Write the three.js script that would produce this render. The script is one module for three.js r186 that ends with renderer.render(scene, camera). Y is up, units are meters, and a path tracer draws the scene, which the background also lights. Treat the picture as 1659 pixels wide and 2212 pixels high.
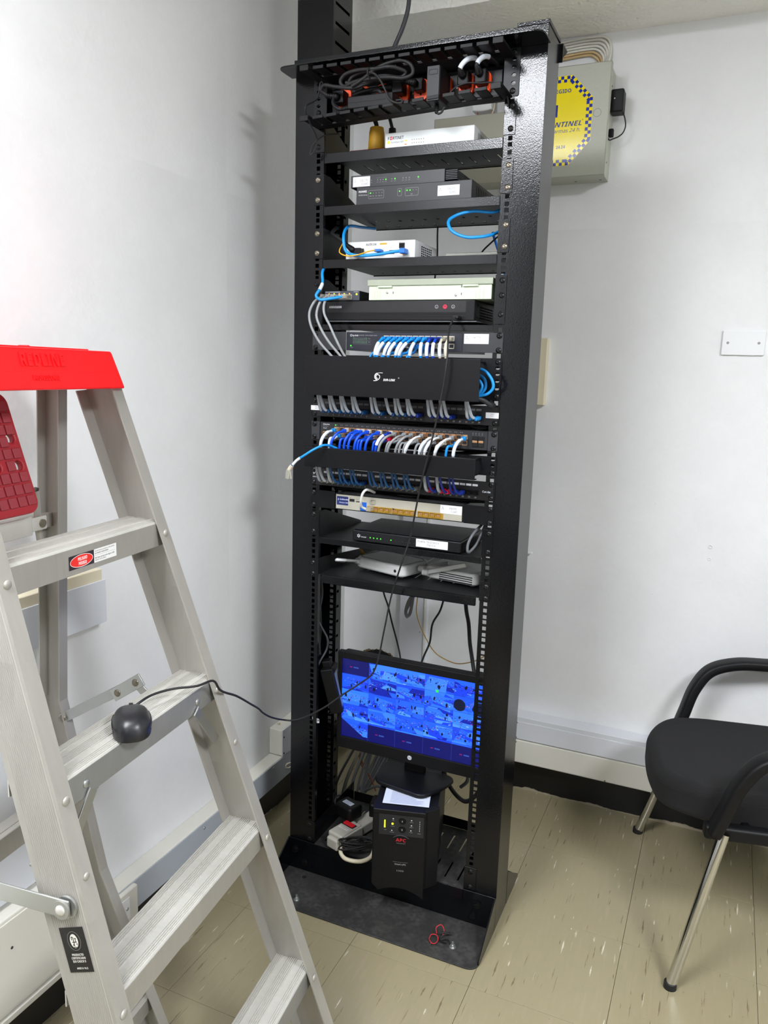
import * as THREE from 'three';
import { RoundedBoxGeometry } from 'three/addons/geometries/RoundedBoxGeometry.js';
import { mergeGeometries } from 'three/addons/utils/BufferGeometryUtils.js';
import { RectAreaLightUniformsLib } from 'three/addons/lights/RectAreaLightUniformsLib.js';
import { TextGeometry } from 'three/addons/geometries/TextGeometry.js';
import { FontLoader } from 'three/addons/loaders/FontLoader.js';

// ---------------------------------------------------------------- camera, light, exposure
const scene = new THREE.Scene();
scene.background = new THREE.Color(0x0c0d0e);
const camera = new THREE.PerspectiveCamera(66.636, 1659 / 2212, 0.02, 30);
camera.position.set(0.719, 1.388, 1.731);
camera.quaternion.setFromRotationMatrix(new THREE.Matrix4().makeBasis(
  new THREE.Vector3(0.914047, 0.028766, -0.404587),
  new THREE.Vector3(-0.098121, 0.983537, -0.151747),
  new THREE.Vector3(0.393561, 0.178402, 0.901822)));
camera.updateMatrixWorld();
RectAreaLightUniformsLib.init();
const EXPOSURE = 1.36;
const CEIL = 2.60;                                            // ceiling height
const LAMPS = [[-0.19, 1.85, 0.56, 1.16, 24], [2.0, 1.5, 0.60, 0.60, 55], [0.9, 4.1, 0.60, 0.60, 12]];                          // x, z, width, length, intensity
const LAMP_COLOR = 0xf6f9ff;

const renderer = new THREE.WebGLRenderer({ antialias: true });
renderer.toneMapping = THREE.LinearToneMapping;
renderer.toneMappingExposure = EXPOSURE;
renderer.shadowMap.enabled = true;

// ---------------------------------------------------------------- helpers
let seed = 7;
const rnd = () => { seed = (seed * 1664525 + 1013904223) >>> 0; return seed / 4294967296; };
const rr = (a, b) => a + (b - a) * rnd();
const V = (x, y, z) => new THREE.Vector3(x, y, z);
const used = {};
function numbered(n) { used[n] = (used[n] ?? -1) + 1; return used[n] ? n + '_' + String(used[n]).padStart(3, '0') : n; }
function tag(o, label, category, group) { o.userData.label = label; o.userData.category = category; if (group) o.userData.group = group; return o; }
function thing(name, label, category, pos, turn = 0, group) {
  const g = new THREE.Group(); g.name = numbered(name); scene.add(g);
  if (pos) { g.position.set(...pos); g.rotation.y = turn; } else g.userData.rebase = true;
  return tag(g, label, category, group);
}
function norm(g) {
  let q = g.index ? g.toNonIndexed() : g;
  for (const k of Object.keys(q.attributes)) if (!['position', 'normal', 'uv'].includes(k)) q.deleteAttribute(k);
  if (!q.attributes.normal) q.computeVertexNormals();
  if (!q.attributes.uv) q.setAttribute('uv', new THREE.BufferAttribute(new Float32Array(q.attributes.position.count * 2), 2));
  return q;
}
function mg(a) { if (!Array.isArray(a)) return a; if (a.length === 1) return a[0]; return mergeGeometries(a.map(norm)); }
function metres(g, s = 1) {                                   // uv in metres from the dominant axis of each face
  g = norm(g); const p = g.attributes.position, n = g.attributes.normal, u = g.attributes.uv;
  for (let i = 0; i < p.count; i++) {
    const ax = Math.abs(n.getX(i)), ay = Math.abs(n.getY(i)), az = Math.abs(n.getZ(i));
    if (ax >= ay && ax >= az) u.setXY(i, p.getZ(i) * s, p.getY(i) * s);
    else if (ay >= az) u.setXY(i, p.getX(i) * s, p.getZ(i) * s);
    else u.setXY(i, p.getX(i) * s, p.getY(i) * s);
  }
  return g;
}
function part(parent, name, geo, m, label) {
  geo = mg(geo); if (m.userData.metres) geo = metres(geo, 1);
  const o = new THREE.Mesh(geo, m); o.name = name; o.castShadow = o.receiveShadow = true; parent.add(o);
  if (label) o.userData.label = label;
  return o;
}
function single(name, label, category, geo, m, group) {        // a thing that is one mesh
  const o = part(scene, numbered(name), geo, m); o.userData.rebase = true; return tag(o, label, category, group);
}
function struct(name, geo, m) { const o = part(scene, name, geo, m); o.userData.kind = 'structure'; return o; }
// a box given by its extents
function bx(x0, x1, y0, y1, z0, z1, r = 0.0008) {
  const w = x1 - x0, h = y1 - y0, d = z1 - z0, rad = Math.min(r, w * 0.45, h * 0.45, d * 0.45);
  const g = rad > 0.0003 ? new RoundedBoxGeometry(w, h, d, rad > 0.004 ? 3 : 1, rad) : new THREE.BoxGeometry(w, h, d);
  return g.translate((x0 + x1) / 2, (y0 + y1) / 2, (z0 + z1) / 2);
}
const cyl = (r0, r1, h, n = 16) => new THREE.CylinderGeometry(r0, r1, h, n);
function curve(pts, closed = false) { return new THREE.CatmullRomCurve3(pts.map(p => V(...p)), closed, 'centripetal'); }
function tube(pts, r, seg, closed = false, rad = 8) { return new THREE.TubeGeometry(curve(pts, closed), seg ?? Math.max(10, pts.length * 7), r, rad, closed); }
function subTube(c, t0, t1, r, seg = 10, rad = 8) {
  const p = []; for (let i = 0; i <= 6; i++) p.push(c.getPoint(t0 + (t1 - t0) * i / 6));
  return new THREE.TubeGeometry(new THREE.CatmullRomCurve3(p), seg, r, rad, false);
}
function caps(c, r) { return [new THREE.SphereGeometry(r, 8, 6).translate(...c.getPoint(0).toArray()), new THREE.SphereGeometry(r, 8, 6).translate(...c.getPoint(1).toArray())]; }
function polyShape(pts) { const s = new THREE.Shape(); pts.forEach((p, i) => i ? s.lineTo(p[0], p[1]) : s.moveTo(p[0], p[1])); s.closePath(); return s; }
function rrShape(x0, y0, x1, y1, r) {
  const s = new THREE.Shape(); s.moveTo(x0 + r, y0); s.lineTo(x1 - r, y0); s.absarc(x1 - r, y0 + r, r, -Math.PI / 2, 0); s.lineTo(x1, y1 - r);
  s.absarc(x1 - r, y1 - r, r, 0, Math.PI / 2); s.lineTo(x0 + r, y1); s.absarc(x0 + r, y1 - r, r, Math.PI / 2, Math.PI); s.lineTo(x0, y0 + r);
  s.absarc(x0 + r, y0 + r, r, Math.PI, Math.PI * 1.5); return s;
}
function ext(shape, depth, bevel = 0, seg = 1) {
  return new THREE.ExtrudeGeometry(shape, bevel ? { depth: depth - 2 * bevel, bevelEnabled: true, bevelThickness: bevel, bevelSize: bevel, bevelOffset: -bevel, bevelSegments: seg, curveSegments: 8 } : { depth, bevelEnabled: false, curveSegments: 8 }).translate(0, 0, bevel);
}
const toX = g => g.rotateY(Math.PI / 2);          // extrusion along +x; shape x -> -z
const toY = g => g.rotateX(-Math.PI / 2);         // extrusion along +y; shape y -> -z
function holePath(x0, y0, x1, y1) { const h = new THREE.Path(); h.moveTo(x0, y0); h.lineTo(x0, y1); h.lineTo(x1, y1); h.lineTo(x1, y0); h.closePath(); return h; }

// ---------------------------------------------------------------- textures
function noiseTex(size, fn, repeat, srgb = false) {
  const d = new Uint8Array(size * size * 4);
  for (let y = 0; y < size; y++) for (let x = 0; x < size; x++) {
    const v = fn(x, y), i = (y * size + x) * 4;
    if (Array.isArray(v)) { d[i] = v[0]; d[i + 1] = v[1]; d[i + 2] = v[2]; } else d[i] = d[i + 1] = d[i + 2] = v;
    d[i + 3] = 255;
  }
  const t = new THREE.DataTexture(d, size, size); t.wrapS = t.wrapT = THREE.RepeatWrapping; t.magFilter = THREE.LinearFilter; t.minFilter = THREE.LinearMipmapLinearFilter; t.generateMipmaps = true;
  if (srgb) t.colorSpace = THREE.SRGBColorSpace; if (repeat) t.repeat.set(repeat, repeat); t.needsUpdate = true; return t;
}
function lattice(n) { const a = new Float32Array(n * n); for (let i = 0; i < a.length; i++) a[i] = rnd(); return (x, y) => {
  const xi = Math.floor(x), yi = Math.floor(y), fx = x - xi, fy = y - yi, s = fx * fx * (3 - 2 * fx), t = fy * fy * (3 - 2 * fy);
  const g = (i, j) => a[((yi + j) % n + n) % n * n + ((xi + i) % n + n) % n];
  return (g(0, 0) * (1 - s) + g(1, 0) * s) * (1 - t) + (g(0, 1) * (1 - s) + g(1, 1) * s) * t; }; }
const nA = lattice(64), nB = lattice(32), nC = lattice(128), nD = lattice(96);
const bumpPaint = noiseTex(512, (x, y) => 255 * (0.45 * nA(x / 8, y / 8) + 0.35 * nB(x / 16, y / 16) + 0.2 * nC(x / 4, y / 4)), 2);
const bumpGrain = noiseTex(512, (x, y) => 255 * (0.7 * nD(x / 5.33334, y / 5.33334) + 0.3 * nC(x / 4, y / 4)), 6.5);
const tintWall = noiseTex(512, (x, y) => { const v = 0.965 + 0.03 * nB(x / 64, y / 64) + 0.012 * nB(x / 16, y / 16) + 0.008 * nC(x / 4, y / 4); return [252 * v, 252 * v, 252 * v]; }, 0.55, true);
const roughAlu = noiseTex(512, (x, y) => 190 + 40 * nB(x / 64, y / 64), 4);
const tintAlu = noiseTex(512, (x, y) => { const v = 0.93 + 0.05 * nB(x / 64, y / 64) + 0.02 * nA(x / 8, y / 64); return [238 * v, 236 * v, 230 * v]; }, 3, true);
const bumpFabric = noiseTex(256, (x, y) => 128 + 100 * Math.sin(x * Math.PI / 4) * Math.sin(y * Math.PI / 4), 30);
function std(color, roughness = 0.5, metalness = 0, o = {}) {
  const { metres: mt, ...rest } = o; const m = new THREE.MeshStandardMaterial({ color, roughness, metalness, ...rest }); if (mt) m.userData.metres = true; return m;
}
const M = {
  wall: std(0xe7e8e8, 0.62, 0, { map: tintWall, bumpMap: bumpPaint, bumpScale: 0.0003, metres: true }),
  ceil: std(0xdcdcd6, 0.8, 0, { bumpMap: bumpPaint, bumpScale: 0.0025, metres: true }),
  beam: std(0xf4f3ec, 0.75, 0, { bumpMap: bumpPaint, bumpScale: 0.004, metres: true }),
  rack: std(0x08090c, 0.15, 0, { bumpMap: bumpGrain, bumpScale: 0.00011, metres: true }),
  black: std(0x0d0e11, 0.42, 0, { bumpMap: bumpGrain, bumpScale: 0.00005, metres: true }),
  satin: std(0x0b0c0f, 0.4), plastic: std(0x0b0b0d, 0.5), gloss: std(0x0d0e11, 0.2), rubber: std(0x131315, 0.6),
  dark: std(0x060607, 0.8), hole: std(0x020203, 0.9), grey: std(0x2b2d31, 0.5), midgrey: std(0x5c5f62, 0.5),
  alu: std(0xdcdcda, 0.5, 0.35, { map: tintAlu, roughnessMap: roughAlu, metres: true }),
  aluDull: std(0xbab8b4, 0.46, 0.38, { map: tintAlu, metres: true }),
  aluWorn: std(0xaaacae, 0.42, 0.5, { map: tintAlu, metres: true }),
  steel: std(0xb9bbb9, 0.3, 0.85), chrome: std(0xd8d8d6, 0.12, 1), screw: std(0x2a2a2b, 0.32, 0.8), screwSteel: std(0x8d8577, 0.35, 0.9),
  white: std(0xe6e8e8, 0.45), offwhite: std(0xd9d7cc, 0.5), cream: std(0xd8cfb4, 0.55), duct: std(0xd2d5da, 0.45), ductGrey: std(0xa9afb6, 0.45),
  cabinet: std(0xaeb0a2, 0.42, 0, { bumpMap: bumpPaint, bumpScale: 0.0006, metres: true }), cabinetDark: std(0x9c9a8a, 0.5),
  mint: std(0xcfdcc4, 0.45), mintDark: std(0xa3ab98, 0.5),
  red: std(0xf00a12, 0.38), redDull: std(0x9a1a26, 0.5), redGrid: std(0x8f3038, 0.6), orange: std(0xff5210, 0.45), yellow: std(0xe8a800, 0.5), mustard: std(0xc8981c, 0.55),
  blue: std(0x0a6fd0, 0.4), sky: std(0x1690e0, 0.38), royal: std(0x0a4fd8, 0.38), navy: std(0x0a2a8c, 0.45), dimblue: std(0x104c80, 0.45), dimgrey: std(0x6e7274, 0.5),
  cgrey: std(0x8f9294, 0.45), cwhite: std(0xd8d9d8, 0.45), ccream: std(0xd0c8b4, 0.45), pink: std(0xf01848, 0.4),
  gold: std(0xc89a70, 0.35, 0.6), clear: new THREE.MeshPhysicalMaterial({ color: 0xe8e6dc, roughness: 0.15, transmission: 0.75, thickness: 0, ior: 1.5 }),
  sleeve: std(0xdfe6f0, 0.35), amber: std(0xb08a30, 0.5), paper: std(0xdde0e6, 0.7), mesh: std(0x0d0d0f, 0.85, 0, { bumpMap: bumpFabric, bumpScale: 0.0006, metres: true }),
  silver: std(0xb9b7a8, 0.42, 0.25), pearl: std(0xc9cbc8, 0.4), baseboard: std(0x0b0c0d, 0.35),
};
M.stripGrey = std(0xb4b1a6, 0.5); M.sleeveDim = std(0x9da3aa, 0.4);
for (const [k, s] of [['rack', 0.75], ['black', 0.5], ['satin', 0.55], ['plastic', 0.55]]) { const m = new THREE.MeshPhysicalMaterial({ color: M[k].color, roughness: M[k].roughness, specularIntensity: s, bumpMap: M[k].bumpMap, bumpScale: M[k].bumpScale }); m.userData = { ...M[k].userData }; M[k] = m; }
const glow = (c, i) => { const m = new THREE.MeshStandardMaterial({ color: 0x111111, emissive: c, emissiveIntensity: i, roughness: 0.5 }); return m; };
M.ledG = glow(0x40ff30, 2.2); M.ledY = glow(0xe8ff20, 2.4); M.ledO = glow(0xffa040, 2.0); M.ledR = glow(0xff1840, 2.2);
const texts = [];
function canvasMat(w, h, px, draw, o = {}) {                    // a printed surface: w x h metres at px pixels a metre
  const c = document.createElement('canvas'); c.width = Math.max(8, Math.round(w * px)); c.height = Math.max(8, Math.round(h * px));
  const g = c.getContext('2d'); g.fillStyle = o.bg ?? '#15161a'; g.fillRect(0, 0, c.width, c.height);
  g.save(); g.scale(px / 1000, px / 1000); draw(g, w * 1000, h * 1000); g.restore();   // drawing units are millimetres
  const t = new THREE.CanvasTexture(c); t.colorSpace = THREE.SRGBColorSpace; t.anisotropy = 8;
  const m = new THREE.MeshPhysicalMaterial({ map: t, roughness: o.rough ?? 0.45, metalness: o.metal ?? 0, specularIntensity: o.spec ?? 1 });
  if (o.glow) { m.emissive = new THREE.Color(0xffffff); m.emissiveMap = t; m.emissiveIntensity = o.glow; m.color.set(0x080808); }
  return m;
}
function txt(g, s, x, y, size, color, o = {}) {
  g.fillStyle = color; g.font = (o.style ?? '') + ' ' + size + 'px ' + (o.font ?? 'sans-serif'); g.textAlign = o.align ?? 'left'; g.textBaseline = 'middle';
  g.save(); g.translate(x, y); if (o.sx) g.scale(o.sx, 1); if (o.rot) g.rotate(o.rot); g.fillText(s, 0, 0); g.restore();
}
// a printed thin plate facing +z, centre x,y at depth z
function plate(parent, name, x0, x1, y0, y1, z, m, label) { return part(parent, name, new THREE.PlaneGeometry(x1 - x0, y1 - y0).translate((x0 + x1) / 2, (y0 + y1) / 2, z), m, label); }
const dustMap = noiseTex(512, (x, y) => { const v = 34 + 34 * nB(x / 32, y / 32) * nA(x / 8, y / 8) + 20 * Math.max(0, nB(x / 64 + 7, y / 64) - 0.5); return [v, v * 0.99, v * 0.95]; }, 2.2, true);
M.matte = std(0x0d0e10, 0.5);
M.dusty = std(0xffffff, 0.7, 0, { map: dustMap, metres: true });
const NUM = ['zero', 'one', 'two', 'three', 'four', 'five', 'six', 'seven', 'eight', 'nine', 'ten', 'eleven', 'twelve', 'thirteen', 'fourteen', 'fifteen', 'sixteen', 'seventeen', 'eighteen', 'nineteen', 'twenty', 'twenty one', 'twenty two', 'twenty three', 'twenty four'];
const font = await new FontLoader().loadAsync('fonts/droid/droid_sans_bold.typeface.json');

// ---------------------------------------------------------------- the room
const XL = -0.495, XR = 3.1, ZB = -0.715, ZF = 5.2;
const fl = struct('floor', bx(XL - 0.12, XR + 0.12, -0.12, -0.0032, ZB - 0.12, ZF + 0.12, 0), std(0x4d4636, 0.8));
{ // vinyl tiles, 305 mm, streaked along z
  const P = 0.3045, variants = [];
  for (let k = 0; k < 6; k++) {
    variants.push(canvasMat(0.3, 0.3, 1700, (g, w, h) => {
      for (let i = 0; i < 200; i++) { g.fillStyle = ['rgba(110,96,66,.035)', 'rgba(204,196,170,.03)'][i & 1]; const x = rr(0, w), y = rr(0, h); g.beginPath(); g.ellipse(x, y, rr(1, 5), rr(6, 40), 0, 0, 7); g.fill(); }
      for (let i = 0; i < 36; i++) {                             // marbling: short streaks of brown and white
        const x = rr(0, w), y = rr(0, h), L = rr(8, 64), wd = rr(1.0, 4.6) * (rnd() < 0.3 ? 1.5 : 0.8), white = rnd() < 0.42;
        g.fillStyle = white ? `rgba(226,222,208,${rr(0.35, 0.85)})` : `rgba(88,74,52,${rr(0.35, 0.8)})`;
        const n = 8, l = [], r = []; let px = x; for (let s = 0; s <= n; s++) { px += rr(-0.5, 0.5); const q = wd * 0.5 * Math.sin(Math.PI * s / n) * rr(0.35, 1); l.push([px - q, y + L * s / n]); r.unshift([px + q * rr(0.6, 1), y + L * s / n]); }
        g.beginPath(); [...l, ...r].forEach((q, k) => k ? g.lineTo(...q) : g.moveTo(...q)); g.fill();
      }
      for (let i = 0; i < 14; i++) { g.fillStyle = 'rgba(70,58,40,.55)'; g.beginPath(); g.arc(rr(0, w), rr(0, h), rr(0.3, 1), 0, 7); g.fill(); }
    }, { bg: '#938a6d', rough: 0.33 }));
  }
  const tileG = bx(-P / 2 + 0.0004, P / 2 - 0.0004, -0.0032, 0, -P / 2 + 0.0004, P / 2 - 0.0004, 0.0006);
  { const u = tileG.attributes.uv, p = tileG.attributes.position; for (let i = 0; i < p.count; i++) u.setXY(i, p.getX(i) / P + 0.5, 0.5 - p.getZ(i) / P); }
  const ox = 0.603, oz = -0.4075;                                // one tile corner read off the joints
  for (let i = Math.floor((XL - ox) / P); ox + i * P < 2.2; i++) for (let j = Math.floor((ZB - oz) / P); oz + j * P < 2.3; j++) {
    const cx = ox + (i + 0.5) * P, cz = oz + (j + 0.5) * P; if (cx < XL - 0.1 || cz < ZB - 0.1) continue;
    const t = new THREE.Mesh(tileG, variants[Math.floor(rnd() * 6)]); t.name = 'floor_tile'; t.position.set(cx, rr(-0.0003, 0), cz); if (rnd() < 0.5) t.rotation.y = Math.PI; t.receiveShadow = true; fl.add(t);
  }
}
struct('wall_back', bx(XL - 0.12, XR + 0.12, -0.1, CEIL + 0.12, ZB - 0.12, ZB, 0), M.wall);
struct('wall_left', bx(XL - 0.12, XL, -0.1, CEIL + 0.12, ZB, ZF, 0), M.wall);
struct('wall_right', bx(XR, XR + 0.12, -0.1, CEIL + 0.12, ZB, ZF, 0), std(0xe7e8e8, 0.7));
struct('wall_front', bx(XL - 0.12, XR + 0.12, -0.1, CEIL + 0.12, ZF, ZF + 0.12, 0), std(0x6f6b64, 0.8));
struct('ceiling', bx(XL - 0.12, XR + 0.12, CEIL, CEIL + 0.12, ZB, ZF, 0), M.ceil);
{ // plastered concrete beam along the back wall with a ragged lower front edge
  const g = new THREE.BoxGeometry(XR - XL, CEIL - 2.345, 0.297, 90, 8, 8).toNonIndexed(); const p = g.attributes.position;
  for (let i = 0; i < p.count; i++) { const x = p.getX(i), z = p.getZ(i), y = p.getY(i);
    const low = y < -(CEIL - 2.345) / 2 + 0.03, fr = z > 0.13;
    if (low && fr) { const q = 0.010 * (nA(x * 9 + 3, 5) - 0.3) + 0.006 * nB(x * 31, 2); p.setZ(i, z - 0.004 + q); p.setY(i, y + 0.004 * nA(x * 14, 8)); } }
  g.computeVertexNormals(); g.translate((XL + XR) / 2, (CEIL + 2.345) / 2, ZB + 0.1485);
  struct('ceiling_beam', g, M.beam);
}
{ // black baseboards with chipped lower edge
  const chip = (len) => { const s = new THREE.Shape(); s.moveTo(0, 0.121); s.lineTo(len, 0.121); const n = Math.round(len / 0.006); for (let i = n; i >= 0; i--) s.lineTo(len * i / n, 0.003 + 0.010 * Math.pow(nA(i * 0.11, 3), 2) + 0.004 * nB(i * 0.8, 4) * nA(i * 0.05, 9)); s.closePath(); return ext(s, 0.007); };
  struct('baseboard_back', chip(XR - XL - 0.01).translate(XL + 0.005, 0, ZB), M.baseboard);
  struct('baseboard_left', chip(ZF - ZB - 0.05).rotateY(-Math.PI / 2).translate(XL + 0.0072, 0, ZB + 0.02), M.baseboard);
  struct('trim_1', bx(XL, XR, 0, 0.015, ZB, ZB + 0.004, 0), std(0x9d9480, 0.8));
}
for (let i = 0; i < LAMPS.length; i++) {
  const [x, z, w, l, I] = LAMPS[i];
  const t = thing('ceiling_light', ['long ceiling light panel beside the left wall', 'square ceiling light panel to the right of the long one', 'square ceiling light panel farthest from the rack'][i], 'ceiling light', [x, CEIL - 0.06, z]);
  const fr = rrShape(-w / 2 - 0.02, -l / 2 - 0.02, w / 2 + 0.02, l / 2 + 0.02, 0.01); fr.holes.push(holePath(-w / 2, -l / 2, w / 2, l / 2));
  part(t, 'frame', toY(ext(fr, 0.06, 0.002)), M.white);
  part(t, 'diffuser', bx(-w / 2, w / 2, 0.012, 0.02, -l / 2, l / 2, 0), new THREE.MeshStandardMaterial({ color: 0xffffff, emissive: LAMP_COLOR, emissiveIntensity: 2.0, roughness: 0.6 }));
  const L = new THREE.RectAreaLight(LAMP_COLOR, I, w, l); L.position.set(x, CEIL - 0.055, z); L.lookAt(x, 0, z); L.castShadow = true; L.name = 'panel_light'; scene.add(L);
}
// ---------------------------------------------------------------- the open two-post rack
const HX = 0.2325;                                               // mounting-hole line
const screwG = new THREE.LatheGeometry([[0, 0.0022], [0.0011, 0.0018], [0.0016, 0.0034], [0.0034, 0.0031], [0.0048, 0.0014], [0.0062, 0.0012], [0.0064, 0]].map(p => new THREE.Vector2(...p)), 14).rotateX(Math.PI / 2);
function screws(parent, list, z = 0.0018, m = M.screw) { for (const [x, y] of list) { const s = part(parent, 'mounting_screw', screwG, m); s.position.set(x - parent.position.x, y - parent.position.y, z - parent.position.z); } }
const hexG = toZ(cyl(0.0085, 0.0085, 0.006, 6)); function toZ(g) { return g.rotateX(Math.PI / 2); }
const rack = thing('server_rack', 'tall open black steel rack full of network equipment standing in the corner', 'rack');
{
  const holeRows = []; for (let u = -30; u <= 13; u++) for (const d of [0, -0.015875, -0.03175]) { const y = 1.472 + u * 0.04445 + d; if (y > 0.16 && y < 2.055) holeRows.push(y); }
  const flange = (x0, x1, hx) => { const s = polyShape([[x0, 0], [x1, 0], [x1, 2.1], [x0, 2.1]]); for (const y of holeRows) s.holes.push(holePath(hx - 0.0048, y - 0.0048, hx + 0.0048, y + 0.0048)); return ext(s, 0.002); };
  for (const [xo, xi, hx] of [[-0.2955, -0.2180, -HX], [0.3020, 0.2180, HX]]) {
    const x0 = Math.min(xo, xi), x1 = Math.max(xo, xi), sx = Math.sign(xo);
    const colm = part(rack, 'column', flange(x0, x1, hx).translate(0, 0, -0.002), M.rack);
    part(colm, 'side_web', bx(sx < 0 ? x0 : x1 - 0.002, sx < 0 ? x0 + 0.002 : x1, 0, 2.1, -0.108, -0.0022, 0.0006), M.rack);
    part(colm, 'rear_flange', flange(sx < 0 ? x0 + 0.0022 : x0, sx < 0 ? x1 : x1 - 0.0022, hx).translate(0, 0, -0.108), M.rack);
    part(colm, 'inner_lip', bx(sx < 0 ? x1 - 0.002 : x0, sx < 0 ? x1 : x0 + 0.002, 0.16, 2.05, -0.012, -0.0022, 0.0005), M.rack);
  }
  // base angles: a wide foot plate with an upright flange, front and rear, gusseted at both ends
  const foot = (z0, z1, front) => {
    const s = rrShape(-0.300, -z1, 0.300, -z0, 0.001), r = 0.032;
    const sh = new THREE.Shape(); const f = front ? 1 : -1, a = front ? z0 : z1, b = front ? z1 : z0;
    sh.moveTo(-0.2985, -a); sh.lineTo(0.302, -a); sh.lineTo(0.302, -(b - f * r)); sh.quadraticCurveTo(0.302, -b, 0.302 - r, -b); sh.lineTo(-0.2985 + r, -b); sh.quadraticCurveTo(-0.2985, -b, -0.2985, -(b - f * r)); sh.closePath();
    return toY(ext(sh, 0.004, 0.0008));
  };
  const bf = part(rack, 'front_base_angle', [bx(-0.2985, 0.302, 0.004, 0.094, 0.0005, 0.0045)], M.rack); part(bf, 'foot_plate', foot(0.0005, 0.155, true), M.dusty, 'dusty flat foot plate');
  const br = part(rack, 'rear_base_angle', [foot(-0.250, -0.1115, false), bx(-0.2985, 0.302, 0.004, 0.094, -0.1155, -0.1115)], M.rack);
  const gus = (z0, z1) => polyShape([[-z0, 0.004], [-z1, 0.004], [-z1, 0.014], [-z0, 0.094]]);
  for (const x of [-0.2985, 0.2985]) { part(bf, 'gusset', toX(ext(gus(0.004, 0.135), 0.0035)).translate(x < 0 ? x : 0.2985, 0, 0), M.rack); part(br, 'gusset', toX(ext(gus(-0.115, -0.235), 0.0035)).translate(x < 0 ? x : 0.2985, 0, 0), M.rack); }
  for (const [x, y] of [[0.256, 0.062], [0.246, 0.030], [-0.276, 0.062], [-0.244, 0.030]]) { const b = part(bf, 'hex_bolt', [hexG.clone(), toZ(cyl(0.0105, 0.0105, 0.0015, 18)).translate(0, 0, -0.003)], M.screw); b.position.set(x, y, 0.0085); }
  for (const [x, z] of [[-0.204, 0.120], [0.226, 0.104]]) { const b = part(bf, 'anchor_bolt', [cyl(0.010, 0.0105, 0.002, 18).translate(0, 0.001, 0), cyl(0.0075, 0.0075, 0.006, 6).translate(0, 0.005, 0), cyl(0.0035, 0.0035, 0.012, 10).translate(0, 0.012, 0)], M.steel, 'shiny anchor bolt with nut'); b.position.set(x, 0.004, z); b.scale.setScalar(0.78); }
  part(bf, 'bolt_hole', cyl(0.006, 0.006, 0.0006, 18).translate(-0.232, 0.0041, 0.03), M.dark);
  // top angles
  const tf = part(rack, 'front_top_angle', [(() => { const sh = new THREE.Shape(), r = 0.026; sh.moveTo(-0.306, 0); sh.lineTo(0.308, 0); sh.lineTo(0.308, -0.070 + r); sh.quadraticCurveTo(0.308, -0.070, 0.308 - r, -0.070); sh.lineTo(-0.306 + r, -0.070); sh.quadraticCurveTo(-0.306, -0.070, -0.306, -0.070 + r); sh.closePath(); return toY(ext(sh, 0.003, 0.0006)).translate(0, 2.061, 0.0005); })(), bx(-0.2985, 0.302, 2.062, 2.099, 0.0005, 0.0035)], M.rack);
  part(tf, 'corner_plate', bx(0.235, 0.304, 2.0995, 2.107, -0.108, 0.003), M.rack);
  part(rack, 'rear_top_angle', [bx(-0.2985, 0.309, 2.062, 2.099, -0.1135, -0.1105), toY(ext(polyShape([[-0.2985, 0.111], [0.309, 0.111], [0.309, 0.155], [0.295, 0.18], [-0.2985, 0.18]]), 0.003)).translate(0, 2.097, 0)], M.rack);
}
{ // tall slotted wire duct behind the left column, floor to ceiling
  const t = thing('cable_duct', 'tall black slotted vertical cable duct rising behind the left side of the rack', 'cable duct');
  part(t, 'front_cover', bx(-0.3585, -0.2582, 0.002, CEIL - 0.002, -0.1145, -0.1125), M.rack);
  const s = polyShape([[0.1145, 0.002], [0.215, 0.002], [0.215, CEIL - 0.002], [0.1145, CEIL - 0.002]]);
  for (let y = 0.05; y < CEIL - 0.04; y += 0.0443) s.holes.push(holePath(0.1235, y, 0.200, y + 0.0075));
  part(t, 'slotted_side', toX(ext(s, 0.002)).translate(-0.2602, 0, 0), M.rack);
  part(t, 'outer_side', bx(-0.3585, -0.3565, 0.002, CEIL - 0.002, -0.215, -0.1147), M.rack);
  part(t, 'back', bx(-0.3563, -0.2604, 0.002, CEIL - 0.002, -0.2145, -0.2125), M.dark);
}
// ---------------------------------------------------------------- rack shelves
function shelf(label, earTop, earBot, lipTop, lipBot, depth, o = {}) {
  const t = thing('rack_shelf', label, 'shelf');
  const mt = M.rack, mtt = M.matte, fl0 = lipTop - 0.002, d = -depth;
  part(t, 'tray', (() => { const s = polyShape([[-0.2155, 0.001], [0.2155, 0.001], [0.2155, depth], [-0.2155, depth]]);
    if (o.slots) for (const [zc, len, w, n, x0, dx] of o.slots) for (let i = 0; i < n; i++) s.holes.push(holePath(x0 + i * dx - w / 2, zc - len / 2, x0 + i * dx + w / 2, zc + len / 2));
    return toY(ext(s, 0.0018)).translate(0, fl0, 0); })(), mtt);
  part(t, 'front_lip', o.round ? ext(rrShape(-0.2085, lipBot, 0.2085, lipTop, 0.003), 0.008, 0.0035, 3).translate(0, 0, -0.006) : bx(-0.2165, 0.2165, lipBot, lipTop, -0.0018, 0.0006), mt);
  part(t, 'rear_lip', bx(-0.2155, 0.2155, fl0 - 0.003, fl0, d - 0.0018, d), mt);
  for (const sx of [-1, 1]) {
    part(t, 'side_gusset', toX(ext(polyShape([[0.002, fl0], [depth, fl0], [depth, fl0 + 0.006], [0.03, earTop], [0.002, earTop]]), 0.0018)).translate(sx < 0 ? -0.2178 : 0.216, 0, 0), mtt);
    part(t, 'ear', bx(sx < 0 ? -0.2425 : 0.2165, sx < 0 ? -0.2165 : 0.2425, earBot, earTop, 0.0002, 0.0020, 0.0006), mt);
  }
  const ys = o.screws; for (const y of ys) screws(t, [[HX, y], [-HX, y]], 0.002, o.sm ?? M.screw);
  return t;
}
const R1 = [[0.06, 0.06, 0.004, 12, -0.19, 0.0345]];
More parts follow.
